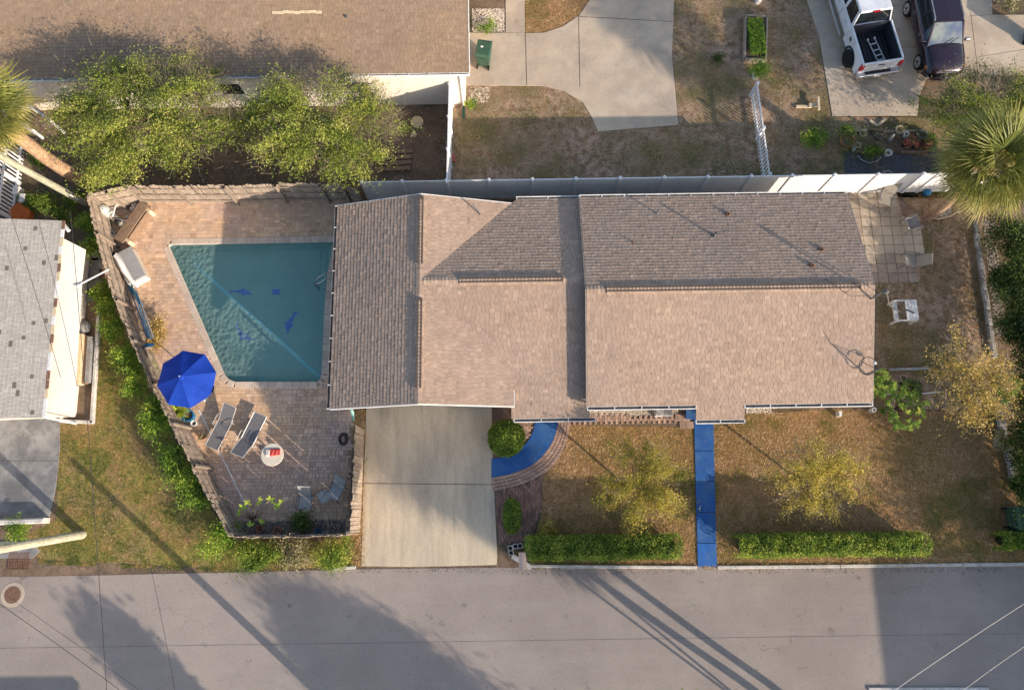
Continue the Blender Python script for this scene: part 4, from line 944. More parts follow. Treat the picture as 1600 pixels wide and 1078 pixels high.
# leafy papaya-like shrub
def bigleaf(label, px, py, z, n, r, lsize, lm, name='broadleaf_shrub', tone0=.5):
    c = P(px, py, z); root = empty(name, (c.x, c.y, 0), label, 'plant'); mb = MB(); V = []; T = []
    for i in range(n):
        a = random.uniform(0, 6.28); rr = r*math.sqrt(random.random()); e = Vector((c.x+rr*math.cos(a), c.y+rr*math.sin(a), z*random.uniform(.6, 1.1)))
        if i % 2 == 0: mb.tube([(c.x, c.y, 0), (c.x+(e.x-c.x)*.4, c.y+(e.y-c.y)*.4, z*.7), e], .02, 4, r1=.008)
        t = tone0+random.gauss(0, .15)
        for k in range(7):
            b = a+R(-110+k*37)+random.uniform(-.1, .1); l = lsize*random.uniform(.7, 1.1); d = Vector((math.cos(b), math.sin(b), random.uniform(-.35, .1))); s = Vector((-d.y, d.x, 0))*l*.17
            V += [e, e+d*l*.5+s, e+d*l, e+d*l*.5-s]; T.append(t+random.gauss(0, .05))
    o = Vector((c.x, c.y, 0)); V = np.array([tuple(v-o) for v in V]); link('leaves', npmesh('leaves', V, 4, np.array(T), lm), root); mb.build('stem', BARK, root); return root
bigleaf('bright green star leaved plant at the lower right house corner', 1418, 638, 1.4, 90, .8, .17, LM['hedge'], tone0=.5)
bigleaf('green star leaved plant touching the right roof edge', 1382, 598, 1.5, 60, .55, .19, LM['hedge'])
bigleaf('small fan leaved plant under the rust tree', 1425, 607, .8, 16, .4, .3, LM['dark'])
bigleaf('bright fan leaved plant behind the rust tree', 1572, 605, 2.2, 14, .45, .35, LM['bright'])
bigleaf('pale spiky plant beside the stone edging', 1575, 685, .5, 12, .45, .32, LM['dry'])
# hedges
def hedge(label, px0, px1, py0, py1, h, lm, n, tone0=.5):
    a = P(px0, py0, h); b = P(px1, py1, h); x0, x1 = a.x, b.x; y1, y0 = a.y, b.y; c = Vector(((x0+x1)/2, (y0+y1)/2, 0))
    root = empty('hedge', c, label, 'hedge', 'clipped hedges along the kerb'); hx, hy = (x1-x0)/2, (y1-y0)/2
    core = MB(); q_ = hy*.8; pr = [(-hx+.3, -hy+.16+q_*.5), (-hx+.3+q_*.5, -hy+.14), (hx-.3-q_*.5, -hy+.14), (hx-.3, -hy+.16+q_*.5), (hx-.3, hy-.16-q_*.5), (hx-.3-q_*.5, hy-.14), (-hx+.3+q_*.5, hy-.14), (-hx+.3, hy-.16-q_*.5)]
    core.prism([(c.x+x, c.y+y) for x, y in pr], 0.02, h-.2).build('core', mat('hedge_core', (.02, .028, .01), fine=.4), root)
    u = rng.uniform(-1, 1, n*2); v = rng.uniform(-1, 1, n*2); X = u*hx; Y = v*hy
    rr = min(hx, hy); ex = np.maximum(np.abs(X)-(hx-rr), 0); ey = np.maximum(np.abs(Y)-(hy-rr), 0); k = np.hypot(ex, ey) < rr*1.02; X, Y = X[k][:n], Y[k][:n]; m_ = len(X)
    bump = .16*(vnoise(X+c.x, Y+c.y, .3, 51)-.5)+.10*(vnoise(X+c.x, Y+c.y, .9, 52)-.5)
    edge = np.clip((hy-np.abs(Y))/.15, 0, 1)
    top = rng.random(m_) < .62; Z = np.where(top, h-.1+bump+.06*edge-.12*(1-edge)+rng.normal(0, .03, m_), rng.uniform(.05, h-.1, m_))
    sc = np.where(top, 1, .985+.02*rng.random(m_)); side = ~top
    Y = np.where(side, np.sign(Y)*(hy-.06+rng.normal(0, .04, m_)), Y); 
    Y = Y+rng.normal(0, .02, m_)+.06*(vnoise(X+c.x, Y, .5, 53)-.5)
    t = tone0+.07+.3*(vnoise(X+c.x, Y+c.y, .45, 54)-.5)+.25*(vnoise(X+c.x, Y+c.y, .16, 55)-.5)+rng.normal(0, .15, m_)
    V, t = leafquads(np.c_[X, Y, Z], .075, t, flat=.6, aspect=.55); link('foliage', npmesh('foliage', V, 4, t, lm), root); return root
hedge('clipped green hedge along the kerb left of the straight blue walk', 818, 1070, 838, 873, 1.25, LM['hedge'], 16000, .48)
hedge('clipped yellow green hedge along the kerb right of the straight blue walk', 1153, 1461, 835, 868, 1.25, LM['hedge'], 19000, .56)
hedge('end of a clipped hedge cut off at the lower right corner', 1566, 1640, 832, 858, 1.0, LM['hedge'], 6000, .5)
def dome(label, px, py, rx, ry, h, n, tone0, name='dome_shrub', col_=None):
    c = P(px, py, h*.6); root = empty(name, (c.x, c.y, 0), label, 'shrub')
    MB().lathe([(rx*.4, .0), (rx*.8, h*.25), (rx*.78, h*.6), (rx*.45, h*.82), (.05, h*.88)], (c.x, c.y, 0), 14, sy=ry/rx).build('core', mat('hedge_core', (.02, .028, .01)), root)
    u = rng.normal(0, 1, (n, 3)); u[:, 2] = np.abs(u[:, 2])*1.1-.35; u /= np.linalg.norm(u, axis=1)[:, None]
    r = 1+.05*(vnoise(u[:, 0]*3+9, u[:, 1]*3+u[:, 2]*2, .5, 61)-.5)*2+rng.normal(0, .03, n); C = u*r[:, None]*np.array([rx, ry, h*.5])+np.array([0, 0, h*.5])
    C[:, 2] = np.maximum(C[:, 2], .04); t = tone0+.28*(vnoise(C[:, 0]+c.x, C[:, 1]+c.y, .2, 62)-.5)+rng.normal(0, .14, n)
    V, t = leafquads(C, .07, t, aspect=.6); link('foliage', npmesh('foliage', V, 4, t, LM['hedge']), root); return root
dome('round clipped dome shrub between the driveway and the curved walk', 791, 684, .70, .70, 1.15, 9000, .52)
dome('narrow oval clipped shrub in the red brick path', 800, 806, .33, .66, .75, 4500, .54, 'oval_shrub')
shrub('loose yellow green shrub at the left end of the hedge', 855, 826, .42, .7, 1300, LM['yellow'], 'shrub', .08, .45)
# shrubs along the west fence
wf = [(136, 350, .5, .9), (141, 385, .6, 1.0), (158, 455, .45, .8), (168, 480, .5, .9), (180, 515, .7, 1.1), (200, 555, .7, 1.2), (212, 590, .75, 1.2), (235, 640, .8, 1.3), (248, 665, .7, 1.1), (268, 715, .65, 1.1), (285, 745, .75, 1.2), (305, 775, .6, 1.0), (345, 845, .8, 1.2)]
desc = ['at the back corner of the fence', 'beside the grey slabs', 'beside the rubble bed', 'second below the grey slabs', 'left of the blue pool poles', 'upper left of the blue umbrella', 'left of the blue umbrella', 'below the blue umbrella', 'below left of the potted spiky plant', 'left of the grey loungers', 'lower left of the grey loungers', 'halfway between the loungers and the corner', 'at the lower left fence corner']
for (x, y, r, h), dsc in zip(wf, desc):
    shrub('bright green shrub outside the slanting fence '+dsc, x, y, r, h, int(2600*r/.6), LM['bright'], 'shrub', .085, random.uniform(.42, .56), 'green shrubs along the slanting fence', clumps=16, sp=.24)
shrub('large green bush below the street side fence, next to the verge', 397, 866, 1.0, 1.1, 8000, LM['hedge'], 'bush', .075, .46, clumps=40, sp=.17, ry=.75)
shrub('dry twiggy bush in the middle below the street side fence', 458, 862, .9, .9, 4500, LM['dry'], 'bush', .085, .45, clumps=30, sp=.2, ry=.65)
shrub('green bush below the street side fence, next to the driveway', 520, 862, .8, .9, 5500, LM['hedge'], 'bush', .075, .6, clumps=30, sp=.18, ry=.7)
shrub('small yellow green bush beside the white kerb wall at lower left', 28, 828, .6, .5, 1400, LM['bright'], 'bush', .08, .55)
shrub('round lime bush in the north yard near the flower bed', 1272, 218, .55, .7, 2600, LM['bright'], 'bush', .07, .5)
shrub('small weed clump on the bare north yard', 1120, 92, .4, .3, 500, LM['dark'], 'weed_clump', .08, .5)
shrub('green leafy clump in the shell bed at the brown roof corner', 762, 42, .45, .4, 900, LM['bright'], 'clump', .08, .5)
shrub('tuft beside the green pipe at the north house corner', 737, 162, .3, .4, 500, LM['bright'], 'tuft', .08, .55)
shrub('pale leaved bush in the planting bed at the top right corner', 1575, 6, .5, .6, 1200, LM['dry'], 'bush', .09, .4)
for i, (x, y, r) in enumerate(((75, 318, .7), (100, 330, .6), (45, 318, .5), (60, 250, .4), (112, 310, .5))):
    shrub(['green ground bush left of the fence corner beside the grey roof', 'green ground bush nearest the fence corner', 'green ground bush beside the orange object', 'small bush between the two leaning poles', 'low green bush at the foot of the thin pole'][i], x, y, r, .5, 1500, LM['hedge'], 'bush', .08, .4)
# dense belt on the right
rb = [(1575, 365, 1.0, 2.0), (1590, 410, 1.1, 2.2), (1572, 440, .8, 1.8), (1600, 470, 1.2, 2.3), (1590, 515, .9, 2.0), (1620, 545, 1.2, 2.4), (1608, 600, 1.0, 2.2), (1622, 650, 1.2, 2.4), (1608, 700, .9, 2.4), (1620, 745, 1.0, 2.6), (1640, 420, 1.2, 2.3), (1650, 500, 1.3, 2.6), (1655, 600, 1.4, 3.2), (1660, 700, 1.4, 3.4), (1660, 790, 1.3, 3.2), (1600, 760, .6, 1.0)]
wd_ = ['topmost under the fan palm', 'second below the fan palm', 'small, against the pale gravel', 'level with the white bench', 'below the white bench level', 'just above the rust tree', 'behind the rust tree', 'below the rust tree', 'beside the lower stone edging', 'above the dark green bins', 'outermost, level with the patio', 'outermost, level with the roof dish', 'tall one behind the rust tree', 'tall one below the rust tree', 'tall one behind the bins', 'low one touching the bins']
for (x, y, r, h), dsc in zip(rb, wd_):
    shrub('dark green shrub in the dense right belt, '+dsc, x, y, r, h, int(6500*r), LM['dark'], 'shrub', .10, random.uniform(.42, .6), 'dense shrub belt at the right edge', clumps=30, sp=.2, zc=h*.6)
# palms
def frond_mesh(L_, tone, seed, fan=True, lm=None):
    rr = random.Random(seed); V = []; T = []
    def q(a, b, c_, d, t): V.extend([a, b, c_, d]); T.append(t)
    st = L_*.42; drop = rr.uniform(.1, .25)
    # stalk
    s = Vector((0, .018, 0)); e = Vector((st, 0, -.02)); q(Vector((0, 0, 0))-s, e-s*.6, e+s*.6, Vector((0, 0, 0))+s, tone+.15)
    n = 30
    for i in range(n):
        f = (i+.5)/n*2-1; a = f*R(118)+rr.uniform(-.04, .04)
        l = L_*.62*(1-.28*abs(f))*rr.uniform(.85, 1.08); d = Vector((math.cos(a), math.sin(a), 0)); p0 = e+Vector((st*.3*(1-abs(f)), 0, 0))*.6
        s = Vector((-d.y, d.x, 0))*.024; m_ = p0+d*l*.55+Vector((0, 0, -.05-.08*abs(f))); en = p0+d*l+Vector((0, 0, -drop*l-.22*abs(f)*l-.12*l*rr.random()))
        t = tone+rr.gauss(0, .07)
        q(p0-s*.3, m_-s, m_+s, p0+s*.3, t); q(m_-s, en-s*.1, en+s*.1, m_+s, t+.08)
    return npmesh('frond', np.array([tuple(v) for v in V]), 4, np.array(T), lm or PALML)
def palm(label, base, top, L_=2., nf=44, trunk_r=.17, tone=(.25, .65), group=None, boots=True):
    base = Vector((base[0], base[1], 0)); root = empty('fan_palm', base, label, 'palm tree', group); top = Vector(top)
    pts = [base.lerp(top, i/8)+Vector((.05*math.sin(i), .04*math.cos(i*1.3), 0)) for i in range(9)]; pts[0] = base
    MB().tube(pts, [trunk_r*(1.1-.15*i/8)*(1+.05*(i % 2)) for i in range(9)], 12).build('trunk', PALMT, root)
    ms = [frond_mesh(L_*random.uniform(.85, 1.1), t, i) for i, t in enumerate(np.linspace(tone[0], tone[1], 8))]
    for i in range(nf):
        g = i/nf; pitch = R(70-118*g+random.uniform(-8, 8)); yaw = i*2.39996+random.uniform(-.2, .2)
        me = ms[min(7, max(0, int((.15+.85*g)*8+random.uniform(-1.4, 1.4))))]
        o = link('frond', me, root); o.rotation_euler = (random.uniform(-.5, .5), -pitch, yaw); o.rotation_mode = 'XYZ'
        o.location = top-base+Vector((0, 0, .1-.35*g))
        s = .75+.35*math.sin(math.pi*min(1, g+.25)); o.scale = (s, s, s)
    return root
pb = P(1512, 330); pt = P(1547, 262, 4.6); palm('large fan palm at the right end of the white fence', (pt.x+.1, pt.y-.1), pt, 2.2, 80, .2, (.38, .85))
pt = P(-22, 178, 5.6); palm('fan palm with a long bare trunk at the upper left edge', P(122, 282), pt, 1.9, 44, .26, (.25, .85))
# street side palms and trees across the road
for (sx_, sy_, h, bx, by, L_, lab) in ((-3.3, 2.0, 6.2, 10.2, -7.6, 2.3, 'left of two fan palms across the street'), (.2, .4, 5.2, 10.9, -7.5, 2.2, 'right of two fan palms across the street')):
    palm('fan palm across the street, '+lab, (bx, by), (sx_+SX*h, sy_-SY*h, h), L_, 85, .12)
for (gx_, gy_, gh_, gr_, gl_) in ((-8.3, 4.5, 6.2, 1.35, 'slim oak tree across the street behind the two fan palms'), (-2.9, 2.0, 6.6, 1.15, 'smallest oak tree across the street, added to thicken the palm shade on the driveway')):  # second crown is an added, unseen caster that thickens the palms' driveway shade
    cc = (gx_+SX*gh_, gy_-SY*gh_, gh_); tree('oak_tree', gl_, 'tree', cc, (gr_, gr_, 1.1), 16000, .16, LM['tree'], base=(9.9, -8.2), clumps=55, spread=.17, trunk_r=.05)
c = (7.4, -17.2, 5.0); tree('oak_tree', 'broad oak tree across the street', 'tree', c, (2.3, 2.3, 3.1), 70000, .17, LM['tree'], clumps=110, spread=.16, trunk_r=.2)
c = (-2.0, -16.1, 5.2); tree('oak_tree', 'narrow loose oak tree across the street, farthest left', 'tree', c, (1.15, 1.15, 2.3), 15000, .26, LM['tree'], clumps=55, spread=.15, trunk_r=.12, hollow=.2)
c = (11.2, -17.8, 3.6); tree('oak_tree', 'low round oak tree across the street beside the broad one', 'tree', c, (2.2, 2.0, 1.8), 30000, .18, LM['tree'], clumps=60, spread=.18, trunk_r=.15)
up_ = empty('utility_pole', (-6.5, -7.6, 0), 'wooden pole across the street below the pool yard', 'utility pole'); MB().tube([(-6.5, -7.6, 0), (-6.5, -7.6, 5.2)], .15, 10, r1=.13).build('pole', POLEW, up_)

c = (23.6, -4.6, 2.6); tree('bushy_tree', 'low bushy tree at the right of the front lawn, beyond the bins', 'tree', c, (2.2, 2.2, 1.2), 15000, .12, LM['dark'], clumps=50, spread=.2, trunk_r=.1)
c = (23.2, -.8, 2.5); tree('bushy_tree', 'bushy tree behind the dark right shrub belt', 'tree', c, (2.0, 2.0, 1.2), 15000, .12, LM['dark'], clumps=50, spread=.2, trunk_r=.1)
# ================================================================== HOUSES across the street
def plain_house(name, label, x0, x1, y0, y1, h, rise=1.0):
    root = empty(name, ((x0+x1)/2, y1, 0), label, 'house')
    MB().prism([(x0+.4, y0+.4), (x1-.4, y0+.4), (x1-.4, y1-.4), (x0+.4, y1-.4)], 0, h-.05).build('wall', WALLW, root)
    xm0, xm1, ym_ = x0+3, x1-3, (y0+y1)/2
    MB().add([(x0, y0, h), (x1, y0, h), (x1, y1, h), (x0, y1, h), (xm0, ym_, h+rise), (xm1, ym_, h+rise), (x0, y0, h-.15), (x1, y0, h-.15), (x1, y1, h-.15), (x0, y1, h-.15)],
             [(0, 1, 5, 4), (1, 2, 5), (2, 3, 4, 5), (3, 0, 4), (0, 6, 7, 1), (1, 7, 8, 2), (2, 8, 9, 3), (3, 9, 6, 0), (9, 8, 7, 6)]).build('roof', SHINGN, root)
    for i in range(3):
        x = x0+(x1-x0)*(i+.5)/3; f_ = MB().box((x, y1-.4, 1.5), (1.4, .1, 1.1)).build('window', TRIM, root); MB().box((x, y1-.34, 1.5), (1.25, .03, .95)).build('pane', GLASS, f_)
plain_house('house_across_street', 'tall hip roofed house across the street at right', 14.1+SX*5.2, 46, -26, -2.6-SY*5.2+1.0, 5.2, .5)
plain_house('house_across_street', 'low hip roofed house across the street at left', -34, -17.2+SX*3.2, -22, -5.9-SY*3.2, 3.2, .3)

# ================================================================== FRONT PATHS
def curve(pts, n=8):
    out = []; m_ = len(pts)
    for i in range(m_-1):
        p0, p1, p2, p3 = pts[max(i-1, 0)], pts[i], pts[i+1], pts[min(i+2, m_-1)]
        for k in range(n):
            t = k/n; out.append(tuple(.5*((2*p1[j])+(-p0[j]+p2[j])*t+(2*p0[j]-5*p1[j]+4*p2[j]-p3[j])*t*t+(-p0[j]+3*p1[j]-3*p2[j]+p3[j])*t**3) for j in range(2)))
    out.append(pts[-1]); return out
inner_c = curve([(837, 640), (836, 660), (829, 683), (812, 702), (790, 713), (768, 717)]); outer_c = curve([(873, 640), (872, 660), (862, 692), (838, 721), (805, 738), (768, 746)]); edge_c = curve([(893, 640), (891, 660), (884, 695), (862, 730), (820, 755), (769, 768)])
IC, OC, EC = [PP(c_) for c_ in (inner_c, outer_c, edge_c)]
wk = MB()
for i in range(len(IC)-1):
    a, b, c_, d = IC[i], OC[i], OC[i+1], IC[i+1]; wk.hexa([(p.x, p.y, 0.001) for p in (a, b, c_, d)][::-1], [(p.x, p.y, .045) for p in (a, b, c_, d)][::-1], 1.)
wk.build('curved_walk', BLUEW, label='curved blue painted walk', kind='structure')
PJ = mat('path_joint', (.17, .115, .085), fine=.3)
sb_ = MB().sheet(PP([(768, 640), (893, 640), (891, 660), (884, 695), (862, 730), (849, 745), (848, 790), (838, 826), (822, 846), (778, 852), (770, 768)]), .010).build('path_base', PJ, kind='structure')
pathroot = empty('brick_edging', P(860, 730), 'pinkish brick border curving round the blue walk', 'brick border'); tag(pathroot, kind='structure')
def lerp2(A_, B_, i, f): return A_[i].lerp(B_[i], f)
for k in range(4):
    f0, f1 = k/4+.02, (k+1)/4-.02; line0 = [OC[i].lerp(EC[i], f0) for i in range(len(OC))]; line1 = [OC[i].lerp(EC[i], f1) for i in range(len(OC))]
    for i in range(len(OC)-1):
        for j in range(1):
            s0, s1 = .04, .96; q = [line0[i].lerp(line0[i+1], s0), line1[i].lerp(line1[i+1], s0), line1[i].lerp(line1[i+1], s1), line0[i].lerp(line0[i+1], s1)]
            MB().hexa([(p.x, p.y, .002) for p in q][::-1], [(p.x, p.y, .05) for p in q][::-1], random.uniform(.8, 1.15)).build('brick', BRICKP, pathroot)
def brickfield(name, label, px, bw, bh, m, rz=0, z=.012, limit=300, avoid=None, root=None, cat='brick path'):
    poly = PP(px); cx0 = sum(p.x for p in poly)/len(poly); cy0 = sum(p.y for p in poly)/len(poly); root = root or empty(name, (cx0, cy0, 0), label, cat)
    tag(root, kind='structure'); rad = max((p-Vector((cx0, cy0, 0))).length for p in poly); items = []; r = 0; y = -rad
    while y < rad:
        x = -rad+(bw/2 if r % 2 else 0)
        while x < rad:
            X = cx0+x*math.cos(rz)-y*math.sin(rz); Y = cy0+x*math.sin(rz)+y*math.cos(rz); items.append((X, Y)); x += bw
        y += bh; r += 1
    A = np.array(items); k = inpoly(A[:, 0], A[:, 1], poly); k &= dist_poly(A[:, 0], A[:, 1], poly) > bh*.35
    if avoid is not None: k &= ~inpoly(A[:, 0], A[:, 1], avoid)
    A = A[k]; mb = MB(); cache = {}
    for i, (X, Y) in enumerate(A):
        t = random.choice((.72, .85, .95, 1.05, 1.2))
        if i < limit:
            if t not in cache: cache[t] = MB().cbox((0, 0, 0), (bw-.012, bh-.012, .04), .006, tone=t).mesh('brick', m)
            link('brick', cache[t], root, Vector((X, Y, z+.012+random.uniform(-.003, .003)))-OFS[root.name], (0, 0, rz))
        else: mb.cbox((X, Y, z+.012), (bw-.012, bh-.012, .04), .006, rz, tone=t)
    if len(A) > limit: mb.build('bricks', m, root, kind='stuff')
    return root
brickfield('brick_path', 'dull red brick path left of the front lawn', [(771, 768), (822, 754), (848, 742), (848, 790), (838, 826), (822, 846), (778, 852)], .2, .1, BRICK, R(90))
brickfield('brick_path', 'red brick patch above the round clipped shrub', [(800, 640), (836, 640), (835, 662), (828, 682), (812, 700), (800, 705)], .2, .1, BRICKP)
ground_sheet('path_base', [(888, 640), (1087, 640), (1087, 668), (1058, 668), (1058, 663), (888, 664)], .011, PJ)
brickfield('brick_path', 'narrow pink brick strip along the front wall', [(892, 649), (1062, 648), (1062, 662), (892, 663)], .22, .11, BRICKP, R(90))
brickfield('brick_path', 'small patch of square pinkish pavers beside the blue porch step', [(1056, 640), (1084, 640), (1084, 669), (1056, 669)], .3, .3, BRICKP)
# straight blue walk in panels
wroot = empty('straight_walk', P(1102, 884), 'straight blue painted walk of slabs running to the road', 'walkway'); tag(wroot, kind='structure')
ys = [640, 704, 752, 800, 848, 885]; 
for i, (a, b) in enumerate(zip(ys[:-1], ys[1:])):
    xl = lambda y: 1084+(y-655)*.026; xr_ = lambda y: 1114+(y-655)*.024
    q = PP([(xl(a), a+.6), (xr_(a), a+.6), (xr_(b), b-.3), (xl(b), b-.3)]); MB().hexa([(p.x, p.y, .001) for p in q][::-1], [(p.x, p.y, .05) for p in q][::-1], [1.0, .96, 1., .98, 1.25][i]).build('slab', BLUEW, wroot, bevel=.006)
q = PP([(1071, 634), (1086, 634), (1086, 655), (1071, 655)]); MB().prism([(p.x, p.y) for p in q], 0, .14).build('porch_step', BLUEW, label='small blue painted porch step beside the wall', kind='structure')
for i, x in enumerate((1029, 1041)):
    p = P(x, 643, .1); MB().cbox((p.x, p.y, .2), (.38, .42, .4), .03).build('condenser_box' if i else 'block', GREYC if i else KERBM, label=['pale block beside the front wall pebbles', 'grey box standing beside the front wall'][i], cat='block' if i == 0 else 'box')
# PVC ring
p = P(1360, 642); MB().lathe([(.1, 0), (.1, .35), (.055, .35), (.055, .1)], p, 14).build('cleanout_pipe', TRIM, label='round white capped pipe at the lower right house corner', cat='pipe')
p = P(1307, 648); MB().box((p.x, p.y, .2), (.1, .2, .4)).build('support_post', TRIM, label='white post under the right front gutter', cat='post')

# ================================================================== EAST PATIO
pat = empty('stone_patio', P(1390, 370), 'small patio of square concrete tiles at the right end of the house', 'patio'); tag(pat, kind='structure')
ground_sheet('patio_base', [(1322, 300), (1400, 300), (1412, 345), (1434, 345), (1438, 441), (1360, 443), (1322, 320)], .009, PSAND)
tx0, ty0 = P(1310, 440).x, P(1400, 442).y
for i in range(12):
    for j in range(16):
        x = tx0+i*.40+.2; y = ty0+j*.26+.13; 
        if j % 2 and False: continue
        pxy = (x, y)
        if inpoly(np.array([x]), np.array([y]), PP([(1316, 300), (1402, 300), (1411, 345), (1434, 345), (1438, 441), (1360, 443), (1316, 320)]))[0] and j % 3 != 2:
            pass
gs = .43
for i in range(11):
    for j in range(11):
        x = tx0+(i+.5)*gs; y = ty0+(j+.5)*gs
        if inpoly(np.array([x]), np.array([y]), PP([(1308, 298), (1404, 298), (1412, 345), (1436, 345), (1440, 443), (1350, 445), (1308, 320)]))[0]:
            pale = (y > P(1400, 396).y and x > P(1350, 370).x)
            m = CONC if pale or random.random() < .2 else mat('tile_tan', (.33, .26, .20), (.27, .215, .17), 3, .9, .2, fine=.25, tone='mul')
            MB().cbox((x+random.uniform(-.006, .006), y, .03+random.uniform(-.005, .004)), (gs-.02, gs-.02, .045), .006, random.uniform(-.012, .012), tone=random.uniform(.8, 1.15)).build('tile', m, pat)

# ================================================================== FURNITURE
def sling_chair(px, py, ang, label, m=SLINGT, rock=False):
    p = P(px, py); r = empty('sling_chair', p, label, 'chair', 'sling chairs around the yard', rz=ang)
    MB().hexa([(-.25, -.25, .38), (.25, -.25, .38), (.25, .25, .42), (-.25, .25, .42)], [(-.25, -.25, .40), (.25, -.25, .40), (.25, .25, .44), (-.25, .25, .44)]).build('seat', m, r)
    MB().hexa([(-.25, -.27, .40), (.25, -.27, .40), (.25, -.24, .39), (-.25, -.24, .39)], [(-.25, -.66, .95), (.25, -.66, .95), (.25, -.63, .96), (-.25, -.63, .96)]).build('backrest', m, r)
    for s in (-1, 1):
        MB().tube([(s*.28, .3, 0), (s*.28, .28, .4), (s*.30, .25, .6), (s*.30, -.25, .62), (s*.28, -.3, .55)], .016, 6).build('armrest', SLING, r)
        MB().tube([(s*.26, -.68, .97), (s*.26, -.28, .42), (s*.27, .3, .42)], .014, 6).build('frame', ALU if m is SLING else SLING, r)
        MB().tube([(s*.28, -.3, .55), (s*.28, -.38, 0)], .016, 6).build('leg', SLING, r)
    return r
sling_chair(1376, 318, R(155), 'tan sling chair on the patio nearest the white fence')
sling_chair(1420, 354, R(-75), 'grey sling chair at the right edge of the patio', SLING)
sling_chair(1415, 412, R(80), 'reclined taupe sling chair at the lower end of the patio')
SILV = mat('pale_grey_sling', (.36, .35, .33), (.30, .29, .28), 8, .8, fine=.12)
sling_chair(481, 786, R(175), 'light grey sling chair near the street side fence, left', SILV)
sling_chair(527, 770, R(150), 'light grey sling chair in the corner beside the driveway fence', SILV)
p = P(510, 776); r = empty('side_table', p, 'small grey side table between two light chairs', 'table', rz=R(30))
MB().cbox((0, 0, .42), (.42, .45, .03), .01).build('table_top', SILV, r)
for x in (-.18, .18):
    for y in (-.2, .2): MB().tube([(x, y, .4), (x*1.1, y*1.1, 0)], .012, 5).build('leg', ALU, r)
p = P(1397, 330); r = empty('wire_table', p, 'small round dark wire table between the patio chairs', 'table')
for rr in (.12, .2, .28): MB().tube([p+Vector((rr*math.cos(t), rr*math.sin(t), .45)) for t in np.linspace(0, 6.283, 17)], .008, 4, cap=False).build('ring', SLING, r)
for a in range(4): MB().tube([p+Vector((.28*math.cos(a*1.57), .28*math.sin(a*1.57), .45)), p+Vector((.22*math.cos(a*1.57), .22*math.sin(a*1.57), 0))], .01, 4).build('leg', SLING, r)
def lounger(px, py, ang, label, raise_):
    p = P(px, py); r = empty('sun_lounger', p, label, 'sun lounger', 'grey sling loungers beside the pool', rz=ang)
    MB().box((0, -.35, .33), (.52, 1.15, .02)).build('seat', SLING, r)
    a = R(raise_); ln = .75; c0 = Vector((0, .24, .33)); e = c0+Vector((0, ln*math.cos(a), ln*math.sin(a)))
    MB().hexa([c0+Vector((-.28, 0, -.01)), c0+Vector((.28, 0, -.01)), e+Vector((.28, 0, -.01)), e+Vector((-.28, 0, -.01))], [c0+Vector((-.28, 0, .01)), c0+Vector((.28, 0, .01)), e+Vector((.28, 0, .01)), e+Vector((-.28, 0, .01))]).build('backrest', SLING, r)
    for s in (-1, 1):
        MB().tube([(s*.28, -.93, .34), (s*.28, .25, .34)], .017, 6).build('side_rail', ALU, r)
        MB().tube([(s*.28, .25, .34), (s*.28, e.y, e.z)], .017, 6).build('back_rail', ALU, r)
        for y in (-.7, .3): MB().tube([(s*.28, y, .33), (s*.33, y-.05*s, 0)], .02, 6).build('leg', ALU, r)
        MB().tube([(s*.34, -.05, .33), (s*.36, -.05, .5), (s*.36, .4, .5), (s*.34, .45, .36)], .014, 6).build('armrest', ALU, r)
    for y in (-.93, e.y):
        z = .34 if y < 0 else e.z; MB().tube([(-.28, y, z), (.28, y, z)], .016, 6).build('end_bar', ALU, r)
lounger(352, 668, R(-24), 'grey sling lounger nearest the blue umbrella', 24)
lounger(395, 681, R(-24+180), 'grey sling lounger nearer the round white table', 28)
p = P(433, 712); r = empty('round_table', p, 'round cream patio table', 'table')
MB().lathe([(.03, 0), (.03, .6)], p, 8).build('pedestal', ALU, r); MB().lathe([(.22, 0), (.2, .03), (.04, .05)], p, 14).build('base', ALU, r)
MB().lathe([(.44, .60), (.46, .62), (.46, .64), (.44, .65)], p, 32).build('table_top', mat('cream_plastic', (.66, .58, .46), (.6, .53, .43), 4, .6, fine=.1), r)
TOW = mat('towel', (1, 1, 1), tone=[(.62, .06, .05), (.55, .12, .09), (.72, .60, .52)], fine=0, rough=.95)
mb = MB(); c0 = p+Vector((.02, .08, .66))
for i in range(7):
    x = -.26+.1*i*.8; tone = [1, 1, .0, .3, .0, .35, .1][i]
    mb.loft([[c0+Vector((x, -.16+.01*i, 0)), c0+Vector((x, -.1, .05+.02*(i % 2))), c0+Vector((x, .1, .04)), c0+Vector((x, .15, 0))], [c0+Vector((x+.08, -.17+.015*i, 0)), c0+Vector((x+.08, -.1, .04+.02*((i+1) % 2))), c0+Vector((x+.08, .11, .05)), c0+Vector((x+.08, .16, 0))]], tone)
mb.build('towel', TOW, label='red and white towel folded on the round cream table', cat='towel')
p = P(537, 686); hr_ = empty('hose_reel', p, 'coiled dark hose lying by the driveway side fence', 'hose')
for k in range(3): MB().tube([p+Vector(((.2-.05*k)*math.cos(t), (.26-.05*k)*math.sin(t), .04+.04*k)) for t in np.linspace(0, 6.283, 20)], .022, 5, cap=False).build('coil', WIRE, hr_)
